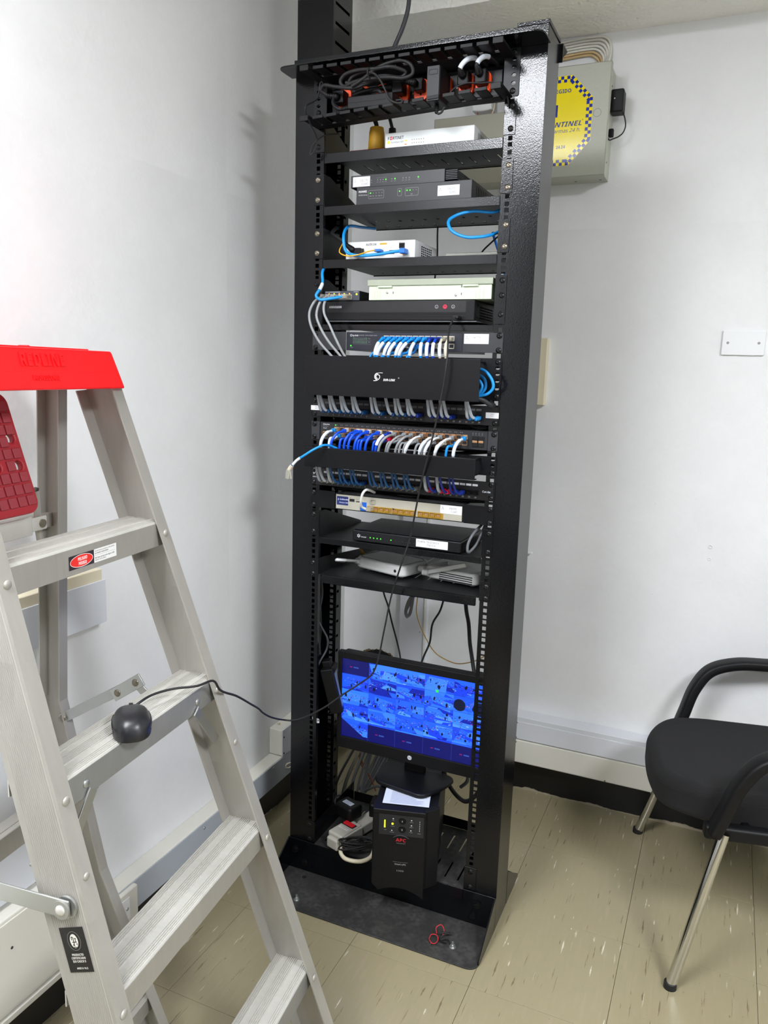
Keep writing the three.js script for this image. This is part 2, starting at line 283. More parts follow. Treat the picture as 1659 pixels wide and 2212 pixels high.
shelf('black rack shelf carrying the white firewall, topmost of the shelves', 1.962, 1.891, 1.888, 1.866, 0.215, { screws: [1.949, 1.903], slots: [[0.15, 0.06, 0.004, 11, -0.17, 0.034]] });
shelf('black rack shelf carrying the two stacked black routers', 1.842, 1.773, 1.769, 1.749, 0.30, { screws: [1.830, 1.785], sm: M.screwSteel, slots: [[0.20, 0.013, 0.007, 11, -0.17, 0.034], [0.27, 0.013, 0.007, 11, -0.17, 0.034]] });
shelf('black rack shelf carrying the small white fibre unit with yellow cable', 1.720, 1.650, 1.647, 1.627, 0.29, { screws: [1.708, 1.663], sm: M.screwSteel, slots: [[0.25, 0.010, 0.007, 11, -0.17, 0.034]] });
shelf('black rack shelf carrying the black recorder and pale green metal box', 1.603, 1.497, 1.4955, 1.4815, 0.36, { screws: [1.591, 1.559, 1.518] });
shelf('black rack shelf under the black telephone exchange unit', 1.030, 0.966, 0.962, 0.9465, 0.25, { screws: [1.0206, 0.9766], slots: [[0.21, 0.012, 0.007, 11, -0.17, 0.034]] });
shelf('black rack shelf with rounded front edge under the two pale wireless routers', 0.905, 0.857, 0.8645, 0.841, 0.38, { screws: [0.8926, 0.8638], round: true, slots: [[0.12, 0.06, 0.003, 12, -0.19, 0.0345], [0.30, 0.06, 0.003, 12, -0.19, 0.0345]] });
{ // deep bottom tray
  const t = thing('rack_shelf', 'black slotted bottom tray of the rack under the battery unit', 'shelf');
  const s = polyShape([[-0.2155, -0.005], [0.2155, -0.005], [0.2155, 0.245], [-0.2155, 0.245]]);
  for (let i = 0; i < 12; i++) for (const zc of [0.055, 0.175]) s.holes.push(holePath(-0.197 + i * 0.0352, zc - 0.034, -0.1925 + i * 0.0352, zc + 0.034));
  part(t, 'tray', toY(ext(s, 0.002)).translate(0, 0.093, 0), M.dusty);
  part(t, 'front_lip', bx(-0.2155, 0.2155, 0.066, 0.095, 0.0052, 0.0072), M.rack);
  part(t, 'rear_lip', bx(-0.2155, 0.2155, 0.095, 0.125, -0.247, -0.245), M.rack);
  for (const sx of [-1, 1]) {
    part(t, 'side_wall', toX(ext(polyShape([[-0.002, 0.093], [0.245, 0.093], [0.245, 0.158], [-0.002, 0.158]]), 0.0018)).translate(sx < 0 ? -0.2178 : 0.216, 0, 0), M.rack);
    part(t, 'ear', bx(sx < 0 ? -0.2475 : 0.2165, sx < 0 ? -0.2165 : 0.2475, 0.096, 0.158, 0.0002, 0.002), M.rack);
  }
  for (const y of [0.1468, 0.1042]) screws(t, [[HX, y], [-HX, y]], 0.002, M.screw);
}
// ---------------------------------------------------------------- power distribution panel with finger duct at the top
{
  const t = thing('power_distribution_unit', 'black rack power unit with a row of orange outlets under the top of the rack', 'power strip');
  part(t, 'body', bx(-0.2, 0.209, 1.972, 2.026, -0.046, -0.002, 0.003), M.black);
  for (const sx of [-1, 1]) {
    const x0 = sx < 0 ? -0.2455 : 0.2115, x1 = sx < 0 ? -0.2115 : 0.2455, s = rrShape(x0, 1.967, x1, 2.064, 0.004);
    for (const y of [1.993, 2.009, 2.024, 2.040]) { const e = new THREE.Path(); e.absellipse(sx * 0.2330, y, 0.0052, 0.0038, 0, Math.PI * 2, true); s.holes.push(e); }
    part(t, 'mounting_ear', ext(s, 0.002).translate(0, 0, 0.0003), M.satin);
  }
  screws(t, [[-HX, 2.055], [-HX, 1.978], [HX, 2.053], [HX, 1.977]], 0.0024, M.screw);
  for (const x of [-0.162, -0.115, -0.066, -0.020, 0.026, 0.080, 0.130, 0.168]) {
    const o = part(t, 'outlet', ext(rrShape(x - 0.0165, 1.978, x + 0.0165, 2.022, 0.012), 0.011, 0.0015, 2).translate(0, 0, -0.003), M.orange, 'bright orange outlet');
    part(o, 'socket_slots', [bx(x - 0.007, x - 0.005, 1.999, 2.008, 0.0078, 0.0083, 0), bx(x + 0.005, x + 0.007, 1.999, 2.008, 0.0078, 0.0083, 0), toZ(cyl(0.0026, 0.0026, 0.0005, 10)).translate(x, 1.991, 0.008)], M.dark);
  }
  for (const x of [0.1, 0.107, 0.004, 0.011, 0.19]) part(t, 'indicator', new THREE.SphereGeometry(0.0018, 8, 6).translate(x, 1.997, -0.0015), M.white);
  const f = thing('finger_duct', 'black plastic cable finger duct framing the orange outlets, above and below them', 'cable manager');
  for (const [y, up] of [[2.047, 1], [1.9525, -1]]) {
    const tilt = g => up > 0 ? g : g.translate(0, -y, 0).rotateZ(0.045).translate(0, y, 0);   // the lower row sags to the left
    part(f, 'rail', tilt(bx(-0.213, 0.213, y - 0.002, y + 0.002, up > 0 ? -0.040 : 0.002, 0.030, 0.0006)), M.plastic);
    for (let i = 0; i < 12; i++) {
      const x0 = -0.205 + i * 0.0345;
      part(f, 'finger', [bx(x0, x0 + 0.024, y - 0.0012, y + 0.0012, 0.029, 0.078, 0.0005), bx(x0 - 0.001, x0 + 0.025, y - 0.003, y + 0.004, 0.077, 0.081, 0.0008)].map(tilt), M.plastic);
    }
    const e = bx(-0.012, 0.012, -0.0025, 0.0025, 0.004, 0.092, 0.002);
    for (const sx of [-1, 1]) part(f, 'end_hook', [e.clone().translate(sx * 0.222, y - 0.002 * up, 0), bx(sx * 0.222 - 0.011, sx * 0.222 + 0.011, y - 0.008, y + 0.004, 0.090, 0.093, 0.001)].map(tilt), M.plastic);
  }
  part(f, 'back_wall', bx(-0.213, 0.213, 2.031, 2.046, -0.044, -0.0405, 0.0005), M.plastic);
}
function plug(name, label, cat, geos, m, pts, cm, cr, extra) {
  const t = thing(name, label, cat); part(t, 'plug_body', geos, m); const c = curve(pts);
  part(t, 'cord', new THREE.TubeGeometry(c, pts.length * 7, cr, 8), cm); if (extra) extra(t, c); return t;
}
const ribs = (x, y, z, dx, dy, dz, n, r) => { const o = []; for (let i = 0; i < n; i++) o.push(new THREE.SphereGeometry(r * (1 - i * 0.08), 10, 8).translate(x + dx * i, y + dy * i, z + dz * i)); return o; };
plug('power_plug', 'black plug with white tagged cord in the second orange outlet from the right', 'plug', [bx(0.117, 0.143, 1.990, 2.020, 0.005, 0.032, 0.004), ...ribs(0.130, 2.010, 0.036, 0, 0.002, 0.003, 4, 0.0085)], M.plastic,
  [[0.130, 2.006, 0.040], [0.130, 2.015, 0.052], [0.138, 2.028, 0.050], [0.149, 2.038, 0.040], [0.161, 2.041, 0.020], [0.17, 2.038, -0.01]], M.rubber, 0.0043,
  (t, c) => part(t, 'tag_sleeve', subTube(c, 0.22, 0.72, 0.0052, 14), M.sleeve, 'white printed tag sleeve'));
plug('power_plug', 'black plug with white tagged cord in the rightmost orange outlet', 'plug', [bx(0.155, 0.181, 1.990, 2.020, 0.005, 0.032, 0.004), ...ribs(0.167, 2.010, 0.036, 0, 0.002, 0.003, 4, 0.0085)], M.plastic,
  [[0.166, 2.006, 0.040], [0.166, 2.019, 0.050], [0.172, 2.032, 0.045], [0.181, 2.039, 0.036], [0.190, 2.039, 0.015], [0.195, 2.035, -0.01]], M.rubber, 0.0043,
  (t, c) => part(t, 'tag_sleeve', subTube(c, 0.24, 0.68, 0.0052, 14), M.sleeve, 'white printed tag sleeve'));
plug('power_plug', 'black ribbed plug in the orange outlet just left of the upright black adapter', 'plug', [bx(0.016, 0.038, 1.992, 2.018, 0.005, 0.030, 0.003), ...ribs(0.020, 2.006, 0.034, -0.0045, 0.0008, 0.002, 6, 0.0088)], M.plastic,
  [[0.0, 2.010, 0.046], [-0.02, 2.013, 0.054], [-0.06, 2.012, 0.064], [-0.10, 2.007, 0.066], [-0.13, 2.012, 0.066]], M.rubber, 0.0042);
plug('power_plug', 'black plug in the leftmost orange outlet with cord looping left', 'plug', [bx(-0.176, -0.152, 1.984, 2.012, 0.005, 0.034, 0.003), ...ribs(-0.168, 1.996, 0.038, -0.005, 0.0005, 0.002, 5, 0.0085)], M.plastic,
  [[-0.186, 1.998, 0.048], [-0.197, 2.006, 0.056], [-0.190, 2.015, 0.060], [-0.156, 2.008, 0.062], [-0.111, 2.001, 0.064], [-0.068, 2.010, 0.062], [-0.040, 2.014, 0.056]], M.rubber, 0.0043);
plug('power_plug', 'black ribbed plug in the orange outlet above the long black adapter block', 'plug', [bx(-0.033, -0.008, 1.990, 2.018, 0.005, 0.036, 0.003), ...ribs(-0.036, 2.004, 0.03, -0.0045, 0, 0.001, 6, 0.009)], M.plastic,
  [[-0.056, 2.004, 0.034], [-0.075, 2.002, 0.040], [-0.10, 1.998, 0.044], [-0.125, 1.995, 0.040]], M.rubber, 0.0042);
plug('power_plug', 'black plug in the second orange outlet from the left', 'plug', [bx(-0.126, -0.105, 1.988, 2.014, 0.005, 0.030, 0.003), ...ribs(-0.106, 2.0, 0.028, 0.0045, 0, 0.001, 5, 0.0085)], M.plastic,
  [[-0.086, 2.000, 0.032], [-0.070, 1.998, 0.040], [-0.055, 1.992, 0.045], [-0.05, 1.975, 0.035]], M.rubber, 0.0042);
{ // coil of spare black mains cord
  const t = thing('coiled_cord', 'coil of spare black mains cord tied with a twist in front of the outlets', 'cord');
  part(t, 'cord', tube([[-0.113, 2.002, 0.070], [-0.079, 2.016, 0.073], [-0.062, 2.026, 0.074], [-0.032, 2.037, 0.072], [0.005, 2.041, 0.068], [0.026, 2.029, 0.066], [0.029, 2.013, 0.066], [0.010, 2.006, 0.068], [-0.021, 2.010, 0.070], [-0.057, 2.012, 0.071], [-0.109, 2.011, 0.068], [-0.137, 2.007, 0.062], [-0.146, 2.018, 0.062], [-0.134, 2.030, 0.064], [-0.103, 2.034, 0.068], [-0.055, 2.029, 0.076], [-0.017, 2.029, 0.074], [0.010, 2.020, 0.058], [0.000, 2.012, 0.058], [-0.04, 2.018, 0.062], [-0.10, 2.017, 0.058], [-0.128, 2.013, 0.055], [-0.120, 2.026, 0.056], [-0.06, 2.034, 0.060], [-0.01, 2.034, 0.062]], 0.0041, 190), M.rubber);
  part(t, 'tie', new THREE.TorusGeometry(0.011, 0.0018, 8, 20).rotateY(1.2).translate(-0.066, 2.022, 0.072), M.rubber);
}
single('thin_cord', 'thin black cord looped down over the long black adapter block', 'cord', tube([[-0.063, 2.020, 0.086], [-0.048, 2.013, 0.088], [-0.033, 1.996, 0.090], [-0.022, 1.977, 0.091], [-0.013, 1.960, 0.091], [0.0, 1.952, 0.089], [0.013, 1.951, 0.085], [0.014, 1.957, 0.083], [0.0, 1.958, 0.083]], 0.0022, 70), M.rubber);
{
  const t = thing('adapter_block', 'long black power adapter block lying on the lower fingers under the coil', 'power adapter');
  part(t, 'case', bx(-0.121, -0.012, 1.9535, 1.980, 0.022, 0.076, 0.003), M.plastic); part(t, 'seam', bx(-0.1212, -0.0118, 1.966, 1.9665, 0.0215, 0.0763, 0), M.dark);
  part(t, 'cord', tube([[-0.121, 1.962, 0.06], [-0.135, 1.960, 0.06], [-0.155, 1.965, 0.058], [-0.17, 1.98, 0.05], [-0.172, 1.998, 0.04]], 0.0035), M.rubber);
  part(t, 'strain_relief', ribs(-0.124, 1.962, 0.06, -0.004, -0.0003, 0, 5, 0.0065), M.plastic);
}
{
  const t = thing('wall_adapter', 'upright black plug-in adapter standing out between the orange outlets', 'power adapter');
  part(t, 'case', bx(0.066, 0.0965, 1.951, 2.020, 0.012, 0.078, 0.004), M.plastic);
  part(t, 'front_panel', bx(0.0675, 0.095, 1.9505, 2.0185, 0.0775, 0.0792, 0.0008), M.satin); part(t, 'embossed_frame', ext((() => { const s = rrShape(0.071, 2.001, 0.0915, 2.012, 0.003); s.holes.push(rrShape(0.0725, 2.0025, 0.090, 2.0105, 0.0025)); return s; })(), 0.0008).translate(0, 0, 0.0788), M.plastic);
  part(t, 'cord', tube([[0.081, 1.950, 0.05], [0.083, 1.938, 0.055], [0.088, 1.930, 0.058], [0.096, 1.933, 0.058], [0.100, 1.942, 0.056], [0.103, 1.939, 0.056]], 0.0022), M.rubber); part(t, 'strain_relief', ribs(0.081, 1.947, 0.05, 0.0005, -0.004, 0.0015, 4, 0.0055), M.plastic);
}
single('thin_cord', 'thin black wire arching past the two tagged plugs to the right column', 'cord', tube([[0.105, 1.957, 0.062], [0.112, 1.964, 0.064], [0.127, 1.976, 0.064], [0.149, 1.983, 0.060], [0.179, 1.981, 0.056], [0.205, 1.981, 0.050], [0.219, 1.972, 0.036], [0.226, 1.960, 0.014], [0.226, 1.945, 0.006]], 0.0017, 60), M.rubber);
single('cord_loop', 'thin black looped tie hanging beside the upper left rack holes', 'cord', tube([[-0.190, 2.012, 0.052], [-0.204, 2.030, 0.045], [-0.210, 1.994, 0.050], [-0.214, 1.960, 0.098], [-0.2175, 1.937, 0.070], [-0.220, 1.913, 0.032], [-0.227, 1.893, 0.026], [-0.240, 1.880, 0.026], [-0.2365, 1.893, 0.028], [-0.222, 1.909, 0.030], [-0.208, 1.925, 0.012], [-0.19, 1.935, -0.02]], 0.0016, 90), M.rubber);
// ---------------------------------------------------------------- shelf 1: firewall, yellow plug, strip
{
  const t = thing('firewall', 'white network firewall box on the top shelf of the rack', 'network device');
  part(t, 'case', bx(-0.0665, 0.147, 1.8885, 1.923, -0.170, -0.013, 0.0012), M.white);
  plate(t, 'front_panel', -0.0645, 0.145, 1.8895, 1.9222, -0.0126, canvasMat(0.2095, 0.0327, 4200, (g) => {
    g.fillStyle = '#dfe6e6'; g.fillRect(0.4, 0.4, 208.7, 31.9);
    txt(g, 'F', 4, 11, 9, '#1b1b2a', { style: 'bold' }); g.fillStyle = '#d8203a'; g.fillRect(10, 7.2, 6.2, 7.2); g.fillStyle = '#dfe6e6'; g.fillRect(12, 9.2, 2.2, 3.2); txt(g, 'RTINET', 16.8, 11, 9, '#1b1b2a', { style: 'bold', sx: 0.88 });
    g.fillStyle = '#f0ee10'; g.fillRect(4, 16.5, 6, 6); txt(g, 'FortiGate 80F', 13, 20, 5.2, '#333');
    for (let r = 0; r < 2; r++) for (let i = 0; i < 6; i++) { g.fillStyle = '#4a5a4a'; g.fillRect(64 + i * 5.6, 17 + r * 7, 2, 1.6); }
    g.fillStyle = '#e0d020'; g.fillRect(47, 17, 5, 3); g.fillStyle = '#e08030'; g.fillRect(47, 25, 5, 2.6);
  }, { bg: '#cfd6d6', rough: 0.4 }));
  for (let i = 0; i < 10; i++) part(t, 'vent_slot', bx(0.1468, 0.1473, 1.897, 1.914, -0.045 - i * 0.008, -0.042 - i * 0.008, 0), M.midgrey);
}
{
  const t = thing('power_strip', 'pale power strip with red top edge behind the firewall on the top shelf', 'power strip');
  part(t, 'body', bx(-0.190, -0.060, 1.8885, 1.908, -0.150, -0.075, 0.004), M.offwhite); part(t, 'red_top', bx(-0.188, -0.062, 1.9078, 1.9115, -0.148, -0.077, 0.001), std(0xa02014, 0.5));
}
plug('power_plug', 'mustard yellow plug standing in the strip left of the white firewall', 'plug', [cyl(0.0185, 0.0205, 0.042, 18).translate(-0.129, 1.9335, -0.102), cyl(0.0165, 0.0185, 0.012, 18).translate(-0.129, 1.959, -0.102), bx(-0.1485, -0.143, 1.950, 1.958, -0.106, -0.098, 0.002)], M.mustard,
  [[-0.129, 1.963, -0.102], [-0.131, 1.973, -0.102], [-0.136, 1.986, -0.1], [-0.136, 2.005, -0.08], [-0.13, 2.02, -0.055]], M.rubber, 0.0055);
plug('power_plug', 'black plug rising behind the left end of the white firewall', 'plug', [cyl(0.0085, 0.010, 0.03, 12).translate(-0.088, 1.945, -0.172 + 0.07), bx(-0.098, -0.078, 1.9245, 1.934, -0.112, -0.092, 0.003)], M.plastic,
  [[-0.088, 1.958, -0.102], [-0.091, 1.970, -0.1], [-0.097, 1.986, -0.1], [-0.106, 2.0, -0.09], [-0.11, 2.02, -0.06]], M.rubber, 0.0042);
// ---------------------------------------------------------------- shelf 2: two black routers
const paperLabel = (parent, x0, x1, y0, y1, z, lines, o = {}) => plate(parent, 'paper_label', x0, x1, y0, y1, z, canvasMat(x1 - x0, y1 - y0, 5200, (g, w, h) => {
  lines.forEach(([s, x, y, sz], i) => txt(g, s, x * w, y * h, sz * h, '#55585c', { font: 'monospace', sx: 0.82, align: o.align ?? 'left' }));
  if (o.net) { g.strokeStyle = '#666'; g.lineWidth = 0.35; const bxx = 0.08 * w, by = 0.30 * h; g.beginPath(); g.moveTo(bxx + 2, by); g.lineTo(bxx, by + 4); g.moveTo(bxx + 2, by); g.lineTo(bxx + 4, by + 4); g.stroke(); for (const [a, b] of [[2, -0.5], [0, 4], [4, 4]]) { g.fillStyle = '#555'; g.fillRect(bxx + a - 0.7, by + b - 0.7, 1.4, 1.4); } }
}, { bg: o.bg ?? '#e9eaec', rough: 0.55 }), 'white printed paper label');
const led = (parent, x, y, z, m, r = 0.0014) => part(parent, 'indicator_light', toZ(cyl(r, r, 0.0006, 10)).translate(x, y, z), m);
{
  const t = thing('router', 'black router with paper label at its right end, lower of two stacked', 'network device');
  part(t, 'case', bx(-0.1385, 0.1475, 1.7695, 1.8110, -0.265, -0.016, 0.0015), M.black);
  plate(t, 'front_panel', -0.1365, 0.1455, 1.7705, 1.8100, -0.0155, canvasMat(0.282, 0.0395, 4200, (g) => {
    txt(g, 'HUAWEI', 4, 9, 6.4, '#e2e2e2', { style: 'bold', sx: 0.85 }); txt(g, 'AR700 Series', 4, 17, 4, '#c8c8c8');
    g.strokeStyle = '#9a9a9a'; g.lineWidth = 0.5; const box = (x, y, w, h) => { g.beginPath(); g.roundRect(x, y, w, h, 2); g.stroke(); };
    box(30, 8, 39, 18); box(104, 8, 10, 16); box(123, 8, 32, 17);
    for (let i = 0; i < 5; i++) { g.fillStyle = '#777'; g.fillRect(34 + i * 7.4, 13, 1.6, 2); txt(g, ['PWR', 'SYS', 'CFG', 'WAN', '5G'][i], 32.5 + i * 7.4, 21, 2.6, '#bbb'); }
    for (let i = 0; i < 4; i++) { g.fillStyle = '#777'; g.fillRect(127 + i * 7.4, 12, 1.6, 2); } txt(g, 'LAN', 136, 21, 2.8, '#bbb');
  }, { bg: '#16171b', rough: 0.42 }));
  led(t, -0.1015, 1.7962, -0.0152, M.ledG); led(t, -0.0273, 1.7962, -0.0152, M.ledG); led(t, -0.009, 1.797, -0.0152, M.ledG); led(t, -0.0015, 1.797, -0.0152, M.ledG);
  paperLabel(t, 0.066, 0.118, 1.780, 1.802, -0.0150, [['EQUIPO', 0.42, 0.34, 0.30], ['CLARO', 0.54, 0.70, 0.30]], { net: true });
  for (let i = 0; i < 14; i++) part(t, 'vent_slot', bx(0.1472, 0.1479, 1.778, 1.803, -0.05 - i * 0.013, -0.046 - i * 0.013, 0).rotateX(0), M.dark);
}
{
  const t = thing('router', 'black router with paper label at its left end, upper of two stacked', 'network device');
  part(t, 'case', bx(-0.157, 0.080, 1.8115, 1.8395, -0.20, -0.022, 0.002), M.black);
  plate(t, 'front_panel', -0.1555, 0.0785, 1.8122, 1.8388, -0.0215, canvasMat(0.234, 0.0266, 4200, (g) => {
    for (const [x, c] of [[52, '#888'], [68, '#999'], [75, '#999'], [82, '#999'], [89, '#4f4'], [104, '#999'], [112, '#4f4'], [132, '#999'], [140, '#999'], [148, '#999'], [170, '#4f4']]) { g.fillStyle = c; g.fillRect(x, 12, 1.8, 1.8); txt(g, 'LAN', x - 2, 18, 2.6, '#999'); }
    g.strokeStyle = '#777'; g.lineWidth = 0.4; g.beginPath(); g.moveTo(67, 10); g.lineTo(67, 8.5); g.lineTo(91, 8.5); g.lineTo(91, 10); g.stroke();
  }, { bg: '#15171c', rough: 0.38 }));
  for (const x of [-0.0655, -0.0425, 0.0155]) led(t, x, 1.8258, -0.0212, M.ledG);
  paperLabel(t, -0.1505, -0.106, 1.8135, 1.8355, -0.0208, [['EQUIPO', 0.42, 0.36, 0.32], ['CLARO', 0.50, 0.72, 0.32]], { net: true });
  part(t, 'grille', Array.from({ length: 6 }, (_, i) => bx(0.0805, 0.108, 1.816 + i * 0.0036, 1.8185 + i * 0.0036, -0.16, -0.024, 0.0005)), M.grey);
}
// ---------------------------------------------------------------- shelf 3: fibre unit and its leads
{
  const t = thing('fibre_unit', 'small white fibre termination box on the third shelf', 'network device');
  part(t, 'case', bx(-0.1615, 0.0170, 1.6475, 1.6875, -0.158, -0.012, 0.0012), M.white);
  plate(t, 'front_panel', -0.1605, 0.0160, 1.6482, 1.6868, -0.0116, canvasMat(0.1765, 0.0386, 4600, (g) => {
    txt(g, 'RAISECOM', 52, 7, 6.6, '#222', { style: 'bold italic', sx: 0.82 }); g.fillStyle = '#d02020'; g.fillRect(63.2, 3.6, 2.4, 1.6);
    g.fillStyle = '#c8a020'; g.beginPath(); g.roundRect(88, 4, 19, 4, 2); g.fill(); txt(g, 'PWR', 12, 8, 2.6, '#555'); g.strokeStyle = '#444'; g.lineWidth = 0.4; g.beginPath(); g.arc(9, 18, 3, 0, 7); g.stroke();
    for (const [s, x, y] of [['SNMP', 136, 4], ['LINK', 94, 18], ['FE1', 116, 16], ['1', 121, 6], ['ACT', 121, 11], ['RST', 156, 8]]) txt(g, s, x, y, 2.6, '#555');
    g.fillStyle = '#111'; g.fillRect(22, 15, 25, 18); g.fillStyle = '#2b2b2d'; g.fillRect(82, 23, 16, 8); g.fillStyle = '#1c1c1e'; g.fillRect(113, 21, 13, 9);
  }, { bg: '#dcdfdc', rough: 0.45 }));
  const jack = bx(-0.0225, -0.0085, 1.6695, 1.6815, -0.0125, -0.0095, 0.0006); part(t, 'network_jack', jack, M.grey); part(t, 'jack_opening', bx(-0.0212, -0.0098, 1.6708, 1.6795, -0.0098, -0.0092, 0), M.hole);
  for (let i = 0; i < 5; i++) for (let j = 0; j < 6; j++) part(t, 'vent_hole', bx(0.0168, 0.0174, 1.656 + i * 0.005, 1.6592 + i * 0.005, -0.06 - j * 0.012, -0.052 - j * 0.012, 0), M.dark);
  led(t, -0.092, 1.658, -0.0113, M.ledY, 0.0016); led(t, -0.0145, 1.6555, -0.0113, M.ledO, 0.0016);
}
plug('mains_lead', 'black power cord plugged into the small white fibre box', 'cord', [bx(-0.133, -0.112, 1.653, 1.671, -0.011, 0.010, 0.003), ...ribs(-0.134, 1.667, 0.009, -0.004, 0.0026, -0.001, 5, 0.0075)], M.plastic, [[-0.150, 1.680, 0.005], [-0.166, 1.690, 0.0], [-0.192, 1.704, -0.014], [-0.209, 1.714, -0.03], [-0.212, 1.732, -0.06]], M.rubber, 0.0042);
{
  const c = curve([[-0.200, 1.762, -0.26], [-0.19, 1.748, -0.16], [-0.176, 1.730, -0.05], [-0.156, 1.694, 0.012], [-0.148, 1.664, 0.016], [-0.132, 1.655, 0.019], [-0.106, 1.651, 0.020], [-0.061, 1.653, 0.018], [-0.025, 1.658, 0.014], [-0.010, 1.660, 0.008]]);
  const t = thing('patch_cable', 'bright blue patch cable curving down into the small white fibre box', 'cable');
  part(t, 'jacket', new THREE.TubeGeometry(c, 80, 0.0036, 8), M.sky); part(t, 'connector', [bx(-0.013, 0.001, 1.6545, 1.6665, -0.011, 0.012, 0.002)], M.blue);
}
{
  const t = thing('fibre_lead', 'thin yellow fibre lead looped in front of the small white fibre box', 'cable');
  part(t, 'lead', tube([[-0.164, 1.683, 0.0], [-0.160, 1.660, 0.024], [-0.142, 1.651, 0.027], [-0.112, 1.652, 0.026], [-0.086, 1.661, 0.016], [-0.076, 1.664, 0.006]], 0.0014, 60), M.yellow); part(t, 'connector', bx(-0.079, -0.062, 1.661, 1.667, -0.011, 0.007, 0.0015), M.blue);
}
single('patch_cable', 'blue cable looped in the air on the right under the second shelf', 'cable', tube([[0.214, 1.757, -0.05], [0.200, 1.742, -0.03], [0.149, 1.744, -0.02], [0.118, 1.733, 0.0], [0.1075, 1.717, 0.02], [0.119, 1.696, 0.03], [0.152, 1.681, 0.03], [0.188, 1.682, 0.02], [0.206, 1.695, -0.02], [0.208, 1.711, -0.06]], 0.0036, 90), M.sky);
single('patch_cable', 'blue cable slanting down behind the right end of the third shelf', 'cable', tube([[0.106, 1.752, -0.33], [0.112, 1.735, -0.33], [0.124, 1.706, -0.33], [0.138, 1.680, -0.33], [0.146, 1.62, -0.34]], 0.0036), M.blue);
single('thin_cord', 'thin black wire bending across behind the third shelf on the right', 'cord', tube([[0.175, 1.74, -0.22], [0.135, 1.707, -0.22], [0.108, 1.690, -0.24], [0.085, 1.665, -0.27], [0.06, 1.652, -0.31]], 0.0022), M.rubber);
single('thin_cord', 'straight thin black wire hanging behind the second and third shelves', 'cord', tube([[-0.050, 1.81, -0.34], [-0.053, 1.76, -0.345], [-0.053, 1.70, -0.35], [-0.056, 1.62, -0.345], [-0.06, 1.55, -0.375]], 0.0024), M.rubber);
{
  const t = thing('small_device', 'small clear topped grey unit with faint label at right of the third shelf', 'network device');
  part(t, 'case', bx(0.062, 0.196, 1.6475, 1.6570, -0.20, -0.085, 0.003), M.midgrey); part(t, 'clear_cover', bx(0.064, 0.194, 1.6572, 1.6665, -0.195, -0.087, 0.003), M.clear);
  plate(t, 'label', 0.066, 0.110, 1.6485, 1.6562, -0.0846, canvasMat(0.044, 0.0077, 5200, (g) => { txt(g, 'EQUIPO', 14, 4, 5, '#5a5f6a', { font: 'monospace' }); }, { bg: '#8b92a8' }));
}
// ---------------------------------------------------------------- shelf 4: recorder, metal box, small switch
{
  const t = thing('video_recorder', 'wide black video recorder with three round buttons on the fourth shelf', 'recorder');
  part(t, 'case', bx(-0.213, 0.170, 1.504, 1.5510, -0.31, -0.022, 0.0015), M.black);
  const front = part(t, 'front_panel', bx(-0.2135, 0.1705, 1.5045, 1.5515, -0.0222, -0.003, 0.0025), M.satin);
  part(front, 'groove', [bx(-0.182, 0.150, 1.5195, 1.5207, -0.0035, -0.0026, 0), bx(-0.182, 0.150, 1.5135, 1.5147, -0.0035, -0.0026, 0)], M.dark);
  plate(front, 'print', -0.206, 0.150, 1.524, 1.549, -0.0027, canvasMat(0.356, 0.025, 4200, (g) => {
    txt(g, 'HIKVISION', 6, 12, 7.2, '#cfcfd2', { style: 'bold italic', sx: 0.92 });
    for (const [x, r] of [[285, 0], [305.5, 1], [325, 0]]) { g.strokeStyle = r ? '#ff2a50' : '#bbb'; g.lineWidth = r ? 2 : 0.9; g.beginPath(); g.arc(x, 13, 3.6, 0, 7); g.stroke(); g.fillStyle = r ? '#ff6080' : '#aaa'; g.beginPath(); g.arc(x, 13.6, 1, 0, 7); g.fill(); }
    g.fillStyle = '#050506'; g.fillRect(339, 9, 7, 7);
  }, { bg: '#111215', rough: 0.32 }));
  part(front, 'button_light', new THREE.TorusGeometry(0.0036, 0.0009, 8, 20).translate(0.0995, 1.536, -0.0022), M.ledR, 'glowing red ring');
  part(t, 'base_plate', bx(-0.205, 0.178, 1.5015, 1.5040, -0.305, 0.004, 0.0008), M.midgrey);
  for (const x of [-0.165, 0.11]) part(t, 'foot', cyl(0.012, 0.010, 0.005, 18).translate(x, 1.4982, -0.03), M.grey); for (const x of [-0.165, 0.11]) part(t, 'foot', cyl(0.012, 0.010, 0.005, 18).translate(x, 1.4982, -0.26), M.grey);
  for (let i = 0; i < 5; i++) for (let j = 0; j < 2; j++) part(t, 'vent_slot', bx(0.1698, 0.1704, 1.512 + i * 0.006, 1.5148 + i * 0.006, -0.095 - j * 0.055, -0.045 - j * 0.055, 0), M.dark);
  for (const y of [1.513, 1.540]) part(t, 'case_screw', toX(new THREE.CylinderGeometry(0.002, 0.002, 0.001, 10).rotateX(Math.PI / 2)).translate(0.1705, y, -0.03), M.screw);
}
